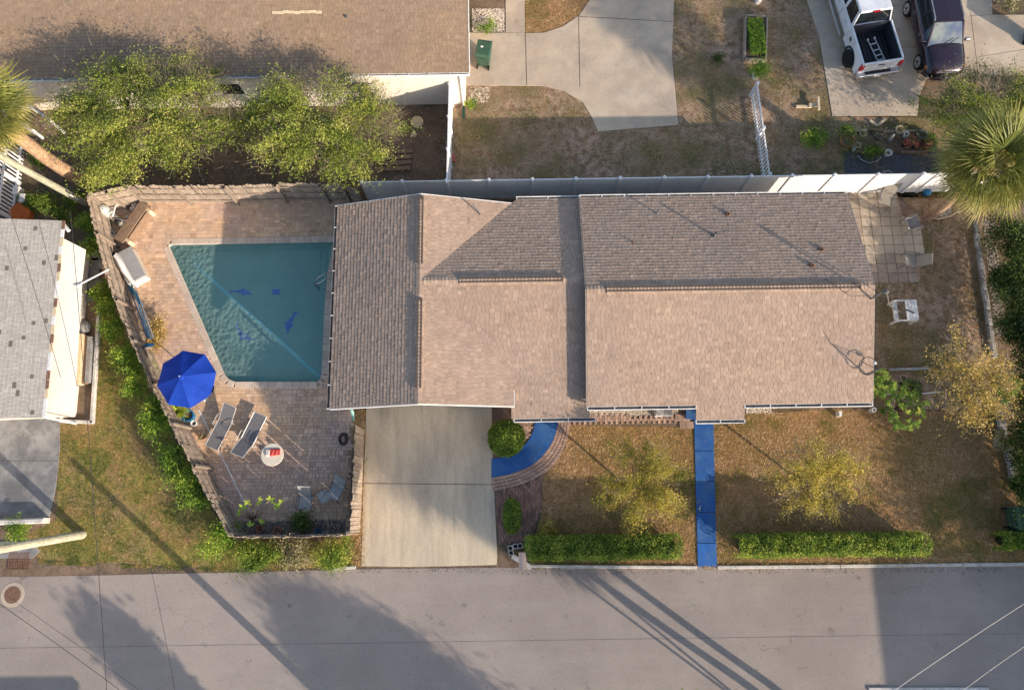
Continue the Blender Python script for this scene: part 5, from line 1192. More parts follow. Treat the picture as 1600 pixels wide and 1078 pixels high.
# umbrella
ut = P(281, 588, 2.75); ub = Vector((ut.x, ut.y, 0)); um = empty('patio_umbrella', ub, 'bright blue eight sided patio umbrella beside the pool', 'umbrella')
MB().tube([ub+Vector((0, 0, .02)), ub+Vector((0, 0, 2.7))], .024, 8).build('pole', ALU, um); MB().lathe([(.26, 0), (.25, .06), (.05, .1), (.04, .25)], ub, 16).build('base', BLACK, um)
ru = 1.17; rot0 = R(12)
for i in range(8):
    a0, a1 = rot0+i*math.pi/4, rot0+(i+1)*math.pi/4; mb = MB(); rings = []
    K = 5; grid = []
    for j in range(K+1):
        f = j/K; row_ = []
        for k in range(K+1):
            g = k/K; pA = Vector((math.cos(a0), math.sin(a0), 0)); pB = Vector((math.cos(a1), math.sin(a1), 0)); q_ = pA.lerp(pB, g)*ru*f
            row_.append(ub+q_+Vector((0, 0, 2.68-.52*f-.05*f*4*g*(1-g)*(f)+.03*math.sin(math.pi*f)-(.0))))
        grid.append(row_)
    vs = [v for r_ in grid for v in r_]; fs = [(j*(K+1)+k, j*(K+1)+k+1, (j+1)*(K+1)+k+1, (j+1)*(K+1)+k) for j in range(K) for k in range(K)]
    mb.add(vs, fs); mb.build('canopy_panel', FABB, um)
    e = ub+Vector((math.cos(a0)*ru, math.sin(a0)*ru, 2.15)); MB().tube([ub+Vector((0, 0, 2.66)), e], .01, 4).build('rib', ALU, um)
MB().lathe([(.14, 2.66), (.10, 2.73), (.02, 2.78)], ub, 8).build('top_vent', FABB, um); MB().lathe([(.02, 2.78), (.025, 2.82), (.005, 2.86)], ub, 6).build('finial', ALU, um)
# white bench
p = P(1404, 491); wb = empty('white_bench', p, 'white wooden garden bench beside the right roof edge', 'bench')
for s in range(4): MB().cbox((p.x+.02+.125*s-.02, p.y, .72), (.115, .84, .03), .006).build('slat', TRIM, wb)
MB().cbox((p.x-.36, p.y, .45), (.2, .92, .04), .006).build('seat_board', TRIM, wb); MB().cbox((p.x-.44, p.y, .45), (.03, .92, .08), .004).build('apron', TRIM, wb)
for s in (-1, 1):
    MB().box((p.x, p.y+s*.43, .60), (.85, .06, .07)).build('arm', TRIM, wb)
    for x in (-.4, .38): MB().box((p.x+x, p.y+s*.43, .3), (.08, .08, .6)).build('leg', TRIM, wb)
# storage box
p = P(213, 422); db = empty('deck_box', p, 'large grey lidded storage box by the slanting fence', 'storage box', rz=R(-60))
MB().cbox((0, 0, .28), (1.5, .78, .56), .03).build('box_body', mat('cream_resin', (.62, .56, .48), fine=.06), db)
MB().cbox((0, 0.0, .59), (1.56, .84, .07), .03).build('lid', mat('grey_resin', (.34, .33, .33), (.3, .29, .29), 3, .6, fine=.06), db)
# timber bench box at the pump corner
a, b = P(236, 326), P(196, 384); d = b-a; ang = math.atan2(d.y, d.x); pc = (a+b)/2
tb = empty('timber_screen', pc, 'brown timber bench screening the pool pump corner', 'bench')
for k in range(4): 
    nn = Vector((-d.y, d.x, 0)).normalized()*(-.24+.12*k); MB().cbox((pc.x+nn.x, pc.y+nn.y, .5), (d.length, .11, .04), .006, ang, tone=.9+.08*k).build('slat', WOODB, tb)
for k in (0, 1): 
    nn = Vector((-d.y, d.x, 0)).normalized()*(-.25+.48*k); MB().box((pc.x+nn.x, pc.y+nn.y, .24), (d.length, .03, .46), ang).build('side_board', WOODB, tb)
for q_ in (P(238, 334), P(206, 381)): MB().cbox((q_.x, q_.y, .24), (.36, .16, .48), .02, ang+R(80)).build('end_post', PALEW, tb)
# pool equipment
pe = empty('pool_pump', P(190, 350), 'white pool filter tank, pump and pipes in the fenced corner', 'pool equipment')
STL = mat('filter_steel', (.55, .56, .52), (.4, .42, .40), 4, .35, fine=.1, metal=.2)
c0 = P(176, 338); MB().lathe([(.2, 0), (.23, .1), (.23, .75), (.18, .92), (.06, .98)], c0, 16).build('filter_tank', STL, pe, smooth=True)
MB().tube([c0+Vector((.2, -.15, .35)), P(205, 362, .35)], .15, 12).build('pump_motor', mat('cream_paint', (.60, .56, .45), fine=.1), pe); MB().lathe([(.14, .2), (.16, .3), (.16, .5), (.1, .56)], P(193, 352), 12).build('strainer', BLACK, pe)
MB().lathe([(.12, 0), (.13, .6), (.1, .7)], P(168, 365), 12).build('chlorinator', TRIM, pe); MB().lathe([(.12, 0), (.13, .4), (.08, .5)], P(172, 377), 12).build('canister', PALEW, pe)
for pts_ in (((176, 340, .6), (196, 345, .5), (212, 332, .3), (214, 318, .25)), ((168, 365, .4), (185, 372, .3), (192, 358, .35)), ((170, 350, .2), (182, 372, .2), (200, 384, .15), (205, 378, .05)), ((206, 320, .4), (213, 330, .4), (208, 340, .2)), ((196, 318, .3), (180, 322, .4), (176, 338, .8))):
    MB().tube([P(*q_) for q_ in pts_], .035, 7).build('pipe', TRIM if random.random() < .6 else GUTD, pe, smooth=True)
for q_ in ((211, 330), (216, 324), (204, 343), (210, 318)): MB().lathe([(.07, .1), (.08, .3), (.03, .34)], P(*q_), 8).build('valve', random.choice((BLACK, STL, TRIM)), pe)
# pole, hose and float stored along the fence
def bar(name, pts_, r, m, label, cat, n=7, r1=None, group=None): return MB().tube([P(*q_) for q_ in pts_], r, n, r1=r1).build(name, m, smooth=True, label=label, cat=cat, group=group) 
NAVY = mat('blue_plastic', (.02, .17, .33), (.015, .12, .25), 4, .5, fine=.1)
CYAN = mat('light_blue_plastic', (.18, .42, .55), fine=.1)
MB().loft([[P(x, y, z)+Vector((dx, dy, 0)) for dx, dy in ((-r, -r*.4), (r*.2, -r), (r, r*.4), (-r*.2, r))] for (x, y, z, r) in ((177, 396, .9, .06), (182, 400, .9, .16), (192, 420, .8, .14), (205, 438, .7, .1), (216, 448, .6, .04))]).build('white_float', TRIM, smooth=True, label='long white float leaning behind the grey storage box', cat='pool float')
bar('pool_pole', ((203, 438, .5), (236, 530, 1.0)), .03, CYAN, 'pale blue pool pole leaning along the slanting fence', 'pole', group='pool poles by the fence')
bar('pool_pole', ((208, 440, .4), (240, 528, .9)), .025, TRIM, 'white pool pole leaning along the slanting fence', 'pole', group='pool poles by the fence')
bar('pool_pole', ((200, 445, .6), (232, 528, 1.1)), .028, NAVY, 'dark blue pool pole leaning along the slanting fence', 'pole', group='pool poles by the fence')
bar('pool_brush', ((224, 541, 1.0), (240, 538, 1.0)), .07, NAVY, 'blue pool brush head at the end of the poles', 'brush')
bar('folded_chair', ((204, 450, .3), (214, 462, .35), (222, 478, .25)), .10, NAVY, 'dark blue folded fabric below the grey storage box', 'folded fabric', r1=.05)
MB().lathe([(.02, 0), (.10, .01), (.10, .03), (.02, .05)], P(197, 494, 1.0), 12, sx=.6, sy=2.0).build('green_ornament', mat('green_paint', (.05, .35, .20), fine=.1), label='small green oval ornament on the slanting fence', cat='ornament')
shrub('dry brown plant between the pool poles and the umbrella', 247, 523, .45, .5, 1400, LM['rust'], 'dry_plant', .09, .5, ry=.8)
bar('cup', ((322, 624, 0.05), (322, 624, .06)), .12, TRIM, 'round white skimmer lid in the deck near the umbrella', 'lid', n=14)
# pots and plants
def pot(px, py, r, h, m, label, cat='plant pot', plant=None, n=300, ps=.09, pr=None, ph=None, tone=.5, name='plant_pot', group=None):
    p = P(px, py); rt = empty(name, p, label, cat, group)
    MB().lathe([(r*.7, 0), (r, h), (r*1.1, h), (r*1.1, h+.03), (r*.88, h+.03), (r*.85, h-.05)], p, 14).build('pot', m, rt)
    MB().lathe([(r*.86, h-.07), (r*.5, h-.04)], p, 12).build('soil', EARTH, rt)
    if plant is not None:
        pr = pr or r*1.3; ph = ph or r*1.2
        C = rng.normal(0, 1, (n, 3))*np.array([pr*.45, pr*.45, ph*.35])+np.array([0, 0, h+ph*.5]); C[:, 2] = np.maximum(C[:, 2], h*.8)
        V, t = leafquads(C, ps, tone+rng.normal(0, .16, n)); link('foliage', npmesh('foliage', V, 4, t, plant), rt)
    return rt
pot(300, 651, .24, .4, NAVY, 'dark blue pot at the fence below the umbrella')
pot(306, 662, .12, .2, TRIM, 'small white pot below the dark blue pot', )
pot(437, 829, .16, .35, TERRA, 'terracotta pot against the street side fence')
pot(476, 815, .2, .3, BLACK, 'potted dark round bush inside the street side fence', plant=LM['dark'], n=1500, pr=.45, ph=.5)
pot(408, 826, .14, .2, TERRA, 'small terracotta pot behind the bare branched plant')
pot(500, 830, .12, .2, NAVY, 'small dark blue pot inside the street side fence corner')
pot(318, 683, .12, .2, TERRA, 'small clay pot between the fence and the near lounger', plant=LM['dry'], n=60)
def spiky(label, px, py, r, n, lm, z=.5, tone=.6, name='spiky_plant'):
    p = P(px, py); rt = empty(name, p, label, 'plant'); V = []; T = []
    for i in range(n):
        a = random.uniform(0, 6.28); e = random.uniform(.1, 1.2); l = r*random.uniform(.6, 1.1); d = Vector((math.cos(a)*math.cos(e), math.sin(a)*math.cos(e), math.sin(e))); s = Vector((-math.sin(a), math.cos(a), 0))*.03
        b = Vector((0, 0, z)); m_ = b+d*l*.6; en = b+d*l+Vector((0, 0, -.15*l)); V += [b-s*.5, m_-s, m_+s, b+s*.5, m_-s, en, en, m_+s]; t = tone+random.gauss(0, .15); T += [t, t+.1]
    link('leaves', npmesh('leaves', np.array([tuple(v) for v in V]), 4, np.array(T), lm), rt)
    MB().lathe([(.16, 0), (.2, z), (.22, z)], p, 10).build('pot', TERRA, rt)
spiky('potted yellow green spiky plant below the blue umbrella', 287, 647, .65, 110, LM['bright'], tone=.75)
# bare branched plumeria
p = P(395, 812); pl = empty('plumeria', p, 'bare branched plant with yellow green leaf tips in the lower fence corner', 'plant'); mb = MB(); V = []; T = []
tips = [(404, 782), (423, 780), (372, 800), (380, 792), (392, 818), (410, 812), (388, 786), (430, 790), (440, 785)]
for (x, y) in tips:
    e = P(x, y, 1.2); m_ = p.lerp(e, .5)+Vector((0, 0, .3)); mb.tube([p, m_, e], .03, 6, r1=.018)
    for k in range(6):
        a = random.uniform(0, 6.28); d = Vector((math.cos(a), math.sin(a), random.uniform(-.2, .5))); l = random.uniform(.13, .22); s = Vector((-d.y, d.x, 0))*.05; V += [e-p, e-p+d*l*.5+s, e-p+d*l, e-p+d*l*.5-s]; T.append(random.uniform(.5, 1))
mb.build('branch', TWIG, pl); link('leaves', npmesh('leaves', np.array([tuple(v) for v in V]), 4, np.array(T), LM['bright']), pl)
# ground cover of weeds in that bed
litter('mulch', [(350, 815), (540, 812), (540, 832), (362, 834)], 2500, (.02, .06), PEBB, (.15, .6), 9., label='dark mulch along the inside of the street side fence', cat='mulch', z=.05)
# mailbox and blocks
mbx = P(818, 862); mr = empty('mailbox', mbx, 'pinkish rounded mailbox on a post beside the driveway end', 'mailbox')
MB().box((mbx.x, mbx.y, .5), (.1, .1, 1.0)).build('post', WOODB, mr)
prof = [(-.15, 1.0), (.15, 1.0), (.15, 1.15), (.11, 1.24), (.0, 1.28), (-.11, 1.24), (-.15, 1.15)]
mc = mbx+Vector((-.03, -.26, 0)); MB().loft([[Vector((mc.x+x-.02, y, z)) for x, z in prof] for y in (mc.y+.3, mc.y-.34)]).build('box', mat('pink_metal', (.66, .44, .34), (.6, .4, .31), 3, .5, fine=.1), mr)
MB().box((mc.x+.17, mc.y+.1, 1.2), (.02, .2, .05)).build('flag', GUTD, mr)
def cmu(px, py, ang, label):
    p = P(px, py, .19); r = empty('cement_block', (p.x, p.y, 0), label, 'cement block', 'cement blocks round the mailbox', rz=ang)
    for y in (-.085, .085): MB().box((0, y, .1), (.39, .03, .19)).build('face_shell', CMU, r)
    for x in (-.18, 0, .18): MB().box((x, 0, .1), (.03, .14, .19)).build('web', CMU, r)
cmu(798, 860, R(100), 'cement block lying left of the mailbox'); cmu(809, 853, R(5), 'cement block lying behind the mailbox')
p = P(1553, 827); r = empty('cement_block', p, 'pale cement block beside the dark green bins', 'cement block', rz=0)
for y in (-.085, .085): MB().box((0, y, .1), (.39, .03, .19)).build('face_shell', CMU, r)
for x in (-.18, .18): MB().box((x, 0, .1), (.03, .14, .19)).build('web', CMU, r)
# wheelie bins
def bin_(px, py, ang, m, label, w_=.6, d=.68, h=1.05, group=None):
    p = P(px, py); r = empty('wheelie_bin', p, label, 'bin', group, rz=ang)
    MB().hexa([(-w_*.4, -d*.38, .06), (w_*.4, -d*.38, .06), (w_*.4, d*.36, .06), (-w_*.4, d*.36, .06)], [(-w_/2, -d/2, h-.1), (w_/2, -d/2, h-.1), (w_/2, d/2, h-.1), (-w_/2, d/2, h-.1)]).build('body', m, r, bevel=.03)
    MB().add([(-w_*.53, -d*.55, h-.08), (w_*.53, -d*.55, h-.08), (w_*.53, d*.5, h-.08), (-w_*.53, d*.5, h-.08), (-w_*.45, -d*.42, h), (w_*.45, -d*.42, h), (w_*.45, d*.42, h+.02), (-w_*.45, d*.42, h+.02)], [(3, 2, 1, 0), (4, 5, 6, 7), (0, 1, 5, 4), (1, 2, 6, 5), (2, 3, 7, 6), (3, 0, 4, 7)]).build('lid', m, r, bevel=.02)
    MB().tube([(-w_*.35, d*.6, h-.12), (w_*.35, d*.6, h-.12)], .02, 6).build('handle', m, r)
    MB().lathe([(.05, 0), (.05, .012)], (0.08, -.05, h), 12, sx=1.3).build('sticker', TRIM, r)
    for s in (-1, 1): MB().tube([(s*w_*.4-.03, d*.42, .12), (s*w_*.4+.03, d*.42, .12)], .12, 12).build('wheel', BLACK, r)
    return r
bin_(757, 97, R(170), BINBG, 'green wheelie bin at the corner of the brown roof house', .66, .85)
bin_(1606, 62, R(170), BINDK, 'dark green wheelie bin cut off at the upper right edge')
bin_(1583, 808, R(90), BINBG, 'upper dark green bin beside the lower right hedge', .9, .95, 1.0, 'bins at the lower right edge'); bin_(1583, 830, R(90), BINDK, 'lower near black bin beside the lower right hedge', .45, .6, .7, 'bins at the lower right edge')
# stone edging at right
er = empty('stone_edging', P(1530, 420), 'line of grey edging blocks at the right of the side yard', 'edging'); tag(er, kind='structure')
def edging(pts_, root, w_=.2):
    pts_ = PP(pts_)
    for a, b in zip(pts_[:-1], pts_[1:]):
        d = b-a; n = max(1, round(d.length/.33)); ang = math.atan2(d.y, d.x)
        for i in range(n):
            c = a+d*((i+.5)/n); MB().cbox((c.x+random.uniform(-.015, .015), c.y, .08), (d.length/n-.015, w_*random.uniform(.85, 1.1), .16), .025, ang+random.uniform(-.06, .06)).build('block', GREYC if random.random() < .5 else KERBM2, root)
KERBM2 = mat('stone_block', (.40, .39, .39), (.31, .30, .30), 5, .9, .3, fine=.3)
edging([(1521, 345), (1530, 410), (1537, 460), (1546, 522), (1552, 560)], er)
er2 = empty('stone_edging', P(1565, 680), 'line of broken flat edging stones below the rust tree', 'edging'); tag(er2, kind='structure')
edging([(1560, 640), (1566, 680), (1576, 720), (1586, 762)], er2, .3)
a, b = P(1388, 578), P(1450, 576); d = b-a; MB().cbox(((a.x+b.x)/2, (a.y+b.y)/2, .06), (d.length, .1, .12), .01, math.atan2(d.y, d.x)).build('edging_timber', KERBM2, label='grey edging timber right of the roof dish', cat='edging')
bar('pvc_pipe', ((1370, 612, .05), (1402, 618, .08), (1440, 615, .06), (1470, 612, .06)), .03, TRIM, 'thin white pipe lying under the star leaved plant', 'pipe')
bar('fallen_branch', ((1388, 582, .3), (1395, 598, .3), (1405, 615, .2)), .025, TWIG, 'pale fallen branch between the two green plants', 'branch')
MB().tube([P(1411, 591)+Vector((.14*math.cos(t), .14*math.sin(t), .04)) for t in np.linspace(0, 6.2, 16)], .02, 5).build('coil', PALEW, label='small pale hoop on the bare soil beside the plants', cat='hoop')
p = P(1450, 300, .3); MB().lathe([(.1, -.3), (.16, -.05), (.18, 0), (.1, .04)], p, 7).build('blue_tub', NAVY, label='bright blue tub against the right part of the white fence', cat='tub')
litter('rock_pile', [(1455, 322), (1484, 316), (1486, 334), (1462, 340)], 260, (.05, .1), PEBB, (.7, 1.5), 9., label='pile of white stones below the fan palm', cat='stones', h=.8)
bar('bed_edging', ((1448, 338, .04), (1465, 343, .04), (1486, 338, .04), (1498, 330, .04)), .03, PALEW, 'curved edging below the white stone pile', 'edging')
# ------------------------------------------------ north yard things
rbx = empty('raised_bed', P(1182, 60), 'grey timber raised bed full of green plants', 'raised bed')
cs_ = [P(1166, 24, .3), P(1199, 26, .3), P(1197, 94, .3), P(1164, 92, .3)]
for a, b in zip(cs_, cs_[1:]+cs_[:1]):
    d = b-a; MB().box(((a.x+b.x)/2, (a.y+b.y)/2, .16), (d.length+.04, .07, .32), math.atan2(d.y, d.x)).build('plank', WOOD, rbx)
MB().prism([(p.x, p.y) for p in cs_], .01, .2).build('soil', EARTH, rbx)
c0 = (cs_[0]+cs_[2])/2; n_ = 5200; C = np.c_[rng.uniform(-.36, .36, n_)+c0.x, rng.uniform(-.92, .92, n_)+c0.y, .25+rng.uniform(0, .12, n_)+.15*rng.random(n_)]-np.array([*OFS[rbx.name]])
V, t = leafquads(C, .07, .4+rng.normal(0, .16, n_)); link('planting', npmesh('planting', V, 4, t, LM['bright']), rbx)
pot(1179, 122, .2, .5, TRIM, 'white square planter with a lime shrub at the head of the picket fence', plant=LM['bright'], n=1500, pr=.5, ph=.4, tone=.55)
pot(1183, 4, .2, .5, TRIM, 'white post planter above the raised bed')
# flower bed with pots
fb = empty('flower_bed', P(1385, 228), 'timber edged flower bed with many pots behind the white fence', 'flower bed')
for a, b, m in (((1337, 207), (1352, 206), PALEW), ((1356, 205), (1377, 206), WOODB), ((1378, 208), (1445, 207), WOOD), ((1330, 222), (1333, 238), TRIM), ((1333, 239), (1355, 239), WOODB), ((1405, 240), (1445, 240), WOODB)):
    a, b = P(*a), P(*b); d = b-a; MB().box(((a.x+b.x)/2, (a.y+b.y)/2, .09), (d.length, .08, .18), math.atan2(d.y, d.x)).build('edge_board', m, fb)
MB().prism([(p.x, p.y) for p in PP([(1332, 209), (1446, 208), (1447, 240), (1333, 240)])], .006, .06).build('soil', EARTH, fb)
FL = mat('flower_petals', (1, 1, 1), tone=[(.6, .02, .08), (.7, .08, .2), (.75, .4, .05), (.8, .7, .6)], fine=0)
specs = [(1320, 224, .32, TERRA, LM['hedge'], 900, 'large terracotta pot with leafy red flowered plant at the left end of the flower bed', .6), (1345, 213, .15, PALEW, LM['dark'], 80, 'round brown rimmed pot in the upper left of the flower bed', .2), (1337, 231, .13, PALEW, None, 0, 'pale patterned pot at the lower left of the flower bed', .2),
         (1370, 217, .15, GUTD, LM['dry'], 150, 'dark pot with pale leaves in the middle of the flower bed', .25), (1402, 207, .18, PALEW, LM['dry'], 100, 'cream pot standing over the back board of the bed', .2), (1412, 214, .12, TRIM, None, 0, 'small white pot right of the cream pot', .2),
         (1419, 221, .17, TERRA, LM['dry'], 120, 'tan wide pot right of centre in the flower bed', .2), (1438, 215, .20, GREYC, LM['dark'], 100, 'grey rimmed pot at the right of the flower bed', .22), (1384, 243, .15, TRIM, None, 0, 'empty white rimmed pot in front of the flower bed', .2),
         (1411, 229, .12, BLACK, FL, 90, 'small pot with pink flowers in the flower bed', .15), (1425, 231, .12, BINDK, FL, 90, 'small green pot with mixed flowers in the flower bed', .15), (1444, 231, .13, TERRA, FL, 60, 'orange pot at the right end of the flower bed', .15)]
for (x, y, r, m, pm, n_, lab, pr) in specs: pot(x, y, r, .25, m, lab, plant=pm, n=n_, pr=pr*1.6, ph=.25, ps=.07, tone=.45, group='pots in the flower bed')
shrub('green plant mass spilling over a half round edge of the flower bed', 1361, 238, .6, .5, 1800, LM['hedge'], 'plant', .07, .5, ry=.4)
shrub('dark green plant at the right end of the flower bed', 1455, 222, .4, .4, 1000, LM['hedge'], 'plant', .07, .35)
shrub('green plant at the upper left of the flower bed', 1325, 205, .35, .4, 700, LM['hedge'], 'plant', .07, .4)
MB().tube([P(x, y, .06) for x, y in ((1340, 243), (1346, 250), (1358, 255), (1370, 252), (1377, 245))], .03, 5).build('half_round_edging', KERBM2, label='half round stone edging in front of the flower bed', cat='edging')
MB().tube([P(x, y, .1) for x, y in ((1378, 272), (1382, 268), (1388, 267), (1394, 270))], .015, 5).build('wire_hoop', TRIM, label='thin pale hoop behind the white fence', cat='hoop')
bar('garden_statue', ((1388, 222, .02), (1391, 218, .45), (1397, 210, .7)), .09, GREYC, 'pale stone garden ornament in the middle of the flower bed', 'ornament', r1=.05)
def lum(pts_, w_, m, label, z=.05, name='timber_piece', h=.08, grp=None):
    a, b = P(*pts_[0]), P(*pts_[1]); d = b-a; return MB().box(((a.x+b.x)/2, (a.y+b.y)/2, z), (d.length, w_, h), math.atan2(d.y, d.x)).build(name, m, label=label, cat='timber', group=grp)
lum(((1243, 168), (1268, 168)), .11, PALEW, 'pale stake lying on the north yard beside a cross piece', .06); lum(((1262, 168), (1274, 167)), .16, PALEW, 'short thick end of the pale stake', .16); lum(((1275, 157), (1276, 177)), .1, PALEW, 'pale cross piece at the end of the stake', .26)
lum(((1358, 190), (1370, 198)), .12, PALEW, 'left of two pale timber offcuts by the driveway end', grp='offcuts by the driveway'); lum(((1371, 197), (1383, 188)), .12, PALEW, 'right of two pale timber offcuts by the driveway end', grp='offcuts by the driveway')
# planks under the second tree
for i in range(4):
    lum(((598-i*3, 240+i*9), (645-i*1, 237+i*9)), .2, WOODB, ['topmost', 'second', 'third', 'lowest'][i]+' dark plank stacked right of the second north tree', .06+.02*i, 'plank', .06, 'dark planks under the tree')
p = P(652, 192); MB().lathe([(.3, 0), (.28, .12), (.1, .16)], p, 10).build('flat_stone', PALEW, label='round pale stone near the white north fence', cat='stone'); p = P(647, 211); MB().lathe([(.14, 0), (.12, .1), (.05, .12)], p, 8).build('flat_stone', PALEW, label='small pale stone below the round pale stone', cat='stone')
p = P(708, 248); MB().cbox((p.x, p.y, .06), (.2, .38, .1), .01).build('red_brick', mat('red_block', (.42, .13, .09), fine=.2), label='single red block beside the white north fence', cat='brick')
# left edge things
p = P(30, 333, .3); MB().lathe([(.45, -.3), (.5, 0), (.3, .12), (.05, .15)], p, 12).build('orange_tub', mat('orange_plastic', (.55, .13, .03), fine=.1), label='orange rounded tub at the top edge of the grey roof', cat='tub')
for i, (x, y) in enumerate(((25, 300), (35, 312))): MB().cbox(P(x+3, y, .2), (.25, .4, .4), .02).build('white_box', TRIM, label=['upper white box beside the left picket fence', 'lower white box beside the left picket fence'][i], cat='box')
p = P(44, 333); MB().lathe([(.1, 0), (.11, .3), (.03, .34)], p, 10).build('white_globe', TRIM, label='small white globe light beside the orange tub', cat='lamp')
# white kerb wall lower left
a, b = P(-60, 818), P(78, 813); d = b-a; MB().cbox(((a.x+b.x)/2, (a.y+b.y)/2, .2), (d.length, .22, .4), .05, math.atan2(d.y, d.x)).build('kerb_wall', KERBM, label='low white painted kerb wall at the end of the grey driveway', cat='low wall')
slab('apron', [(-60, 845), (55, 845), (62, 862), (50, 872), (-60, 872)], .03, GREYC)
# drain grate
p = P(30, 875); gr = empty('storm_drain', p, 'rusty rectangular storm drain grate at the road edge', 'drain')
MB().box((p.x, p.y, .012), (.92, .74, .012)).build('frame', IRON, gr); MB().box((p.x, p.y, .020), (.84, .66, .006)).build('pit', BLACK, gr)
for j in (-1, 1):
    for i in range(13): MB().box((p.x-.39+i*.065, p.y+j*.165, .03), (.03, .28, .018)).build('grate_bar', IRON, gr)
MB().box((p.x, p.y, .03), (.84, .04, .02)).build('cross_bar', IRON, gr)
p = P(20, 929); mh = empty('manhole', p, 'round dark manhole cover with a pale concrete ring in the road', 'manhole'); MB().lathe([(.47, .008), (.46, .013), (.3, .013)], p, 28).build('ring', CONC, mh)
MB().lathe([(.33, .012), (.33, .02), (.28, .02)], p, 24).build('cover', IRON, mh)
for k in range(5): MB().box((p.x, p.y-.2+.1*k, .023), (.5-.1*abs(k-2), .03, .006)).build('ridge', IRON, mh)
# utility poles
def pole(b0, top_px, h, r0, r1_, label, m=POLEW):
    a = P(*b0); t = P(*top_px, h); rt = empty('utility_pole', a, label, 'utility pole'); pts_ = [a.lerp(t, k/6) for k in range(7)]
    MB().tube(pts_, r0, 12, r1=r1_).build('pole', m, rt); return rt, t
u1, t1 = pole((129, 835), (-150, 884), 9, .17, .12, 'thick pale wooden utility pole leaning out of the lower left corner')
MB().box(t1-Vector((0, 0, .5)), (.1, 2.2, .12)).build('cross_arm', WOODB, u1)
u2, t2 = pole((134, 318), (-120, 178), 8, .15, .12, 'thinner grey green pole beside the palm trunk at upper left', mat('grey_green_pole', (.36, .35, .26), (.28, .27, .20), 4, .9, .3, fine=.3))
MB().tube([P(126, 314, .3), P(110, 305, 1.6)], .04, 6).build('conduit', TRIM, u2)
def wire(p0, p1, r, label, m=WIRE, sag=.08, grp='overhead wires'):
    a, b = P(*p0), P(*p1); pts_ = [a.lerp(b, k/16)-Vector((0, 0, sag*4*(k/16)*(1-k/16))) for k in range(17)]
    return MB().tube(pts_, r, 5).build('overhead_wire', m, label=label, cat='wire', group=grp)
wire((170, 1130, 6.5), (110, 330, 6.5), .010, 'thin dark wire crossing the verge and road at left')
wire((232, 870, 6.), (282, 1130, 6.), .007, 'thin dark wire crossing the road right of the tree shadow')
wire((-20, 930, 7), (230, 1110, 7), .008, 'dark wire slanting over the road in the lower left corner')
wire((10, 930, 5), (260, 1110, 5), .006, 'fainter wire beside the one slanting over the lower left corner')
wire((-30, 195, 6), (95, 590, 5), .009, 'thick dark cable crossing the grey roof', sag=.1)
wire((60, 345, 5.5), (120, 600, 4.5), .008, 'thin cable over the white lean-to roof', sag=.1)
wire((1640, 918, 7.5), (1395, 1080, 7.5), .0045, 'upper pale wire over the road at lower right', WIREP)
wire((1640, 984, 7.5), (1490, 1090, 7.5), .004, 'lower pale wire over the road at lower right', WIREP)
wire((118, 448, 2.6), (170, 421, 1.9), .03, 'pale pipe strut between the lean-to roof and the slanting fence', TRIM, 0)

# ================================================================== VEHICLES
def wheel(root, x, y, r=.37, w_=.25, rimm=None):
    s = 1 if x > 0 else -1
    wh_ = MB().tube([(x-w_/2, y, r), (x-w_/2+.03, y, r), (x+w_/2-.03, y, r), (x+w_/2, y, r)], [r*.93, r, r, r*.93], 22).build('wheel', RUBBER, root)
    MB().tube([(x+s*(w_/2-.02), y, r), (x+s*(w_/2+.01), y, r)], r*.66, 18).build('rim', rimm or ALU, wh_)
    MB().tube([(x+s*(w_/2+.008), y, r), (x+s*(w_/2+.02), y, r)], r*.2, 8).build('hub', BLACK, wh_)
    for k in range(5):
        a = k*2*math.pi/5; MB().box((x+s*(w_/2+.012), y+r*.4*math.cos(a), r+r*.4*math.sin(a)), (.012, r*.16, r*.16), rx=a).build('rim_opening', BLACK, wh_)
def section(y, w_, zb, zm, zt, crown=.04):
    h = [(0, zb), (w_*.85, zb), (w_*.97, zb+.15), (w_, (zb+zm)/2+.1), (w_*.97, zm), (w_*.90, zt-.03), (w_*.6, zt+crown*.6), (0, zt+crown)]
    return [Vector((x, y, z)) for x, z in h]+[Vector((-x, y, z)) for x, z in h[-2:0:-1]]
def green(y0, y1, y2, y3, wb, wt, z0, z1):
    pass
# pickup : local +Y = front
fwd = P(1296, -10, 1.3)-P(1343, 102, 1.3)
d1 = P(1382, 25, 1.25)-P(1402, 88, 1.25); a_tr = math.atan2(d1.y, d1.x)-math.pi/2
rear = P(1372, 109, .75)
tr_ = empty('pickup_truck', Vector((rear.x, rear.y, .03)), 'white crew cab pickup parked tail out on the upper right driveway', 'pickup truck', rz=a_tr)
W2 = .98
sides = MB()
# hollow bed walls
for s in (-1, 1):
    x = s*W2; sides = MB()
    sides.loft([[Vector((x, y, .45)), Vector((x*1.0, y, .9)), Vector((x*.97, y, 1.28)), Vector((x*.90, y, 1.30)), Vector((x*.88, y, 1.26)), Vector((x*.88, y, .5))] for y in ((.1, 1.0, 2.0) if s > 0 else (2.0, 1.0, .1))])
    sides.build('bed_side', TRUCKW, tr_)
MB().box((0, 1.05, .62), (1.70, 1.9, .06)).build('bed_floor', BLACK, tr_)
for i in range(9): MB().box((-.68+i*.17, 1.05, .66), (.06, 1.85, .02)).build('liner_rib', mat('bed_liner', (.03, .035, .045), fine=.1), tr_)
for s in (-1, 1): MB().box((s*.85, 1.05, .95), (.03, 1.86, .6)).build('bed_liner_side', mat('bed_liner', (.03, .035, .045)), tr_)
MB().box((0, 1.98, .95), (1.7, .04, .66)).build('bed_bulkhead', mat('bed_liner', (.03, .035, .045)), tr_)
MB().cbox((0, .06, .92), (1.86, .10, .72), .03).build('tailgate', TRUCKW, tr_, bevel=.02)
MB().box((0, .004, 1.08), (.28, .015, .07)).build('tailgate_handle', BLACK, tr_)
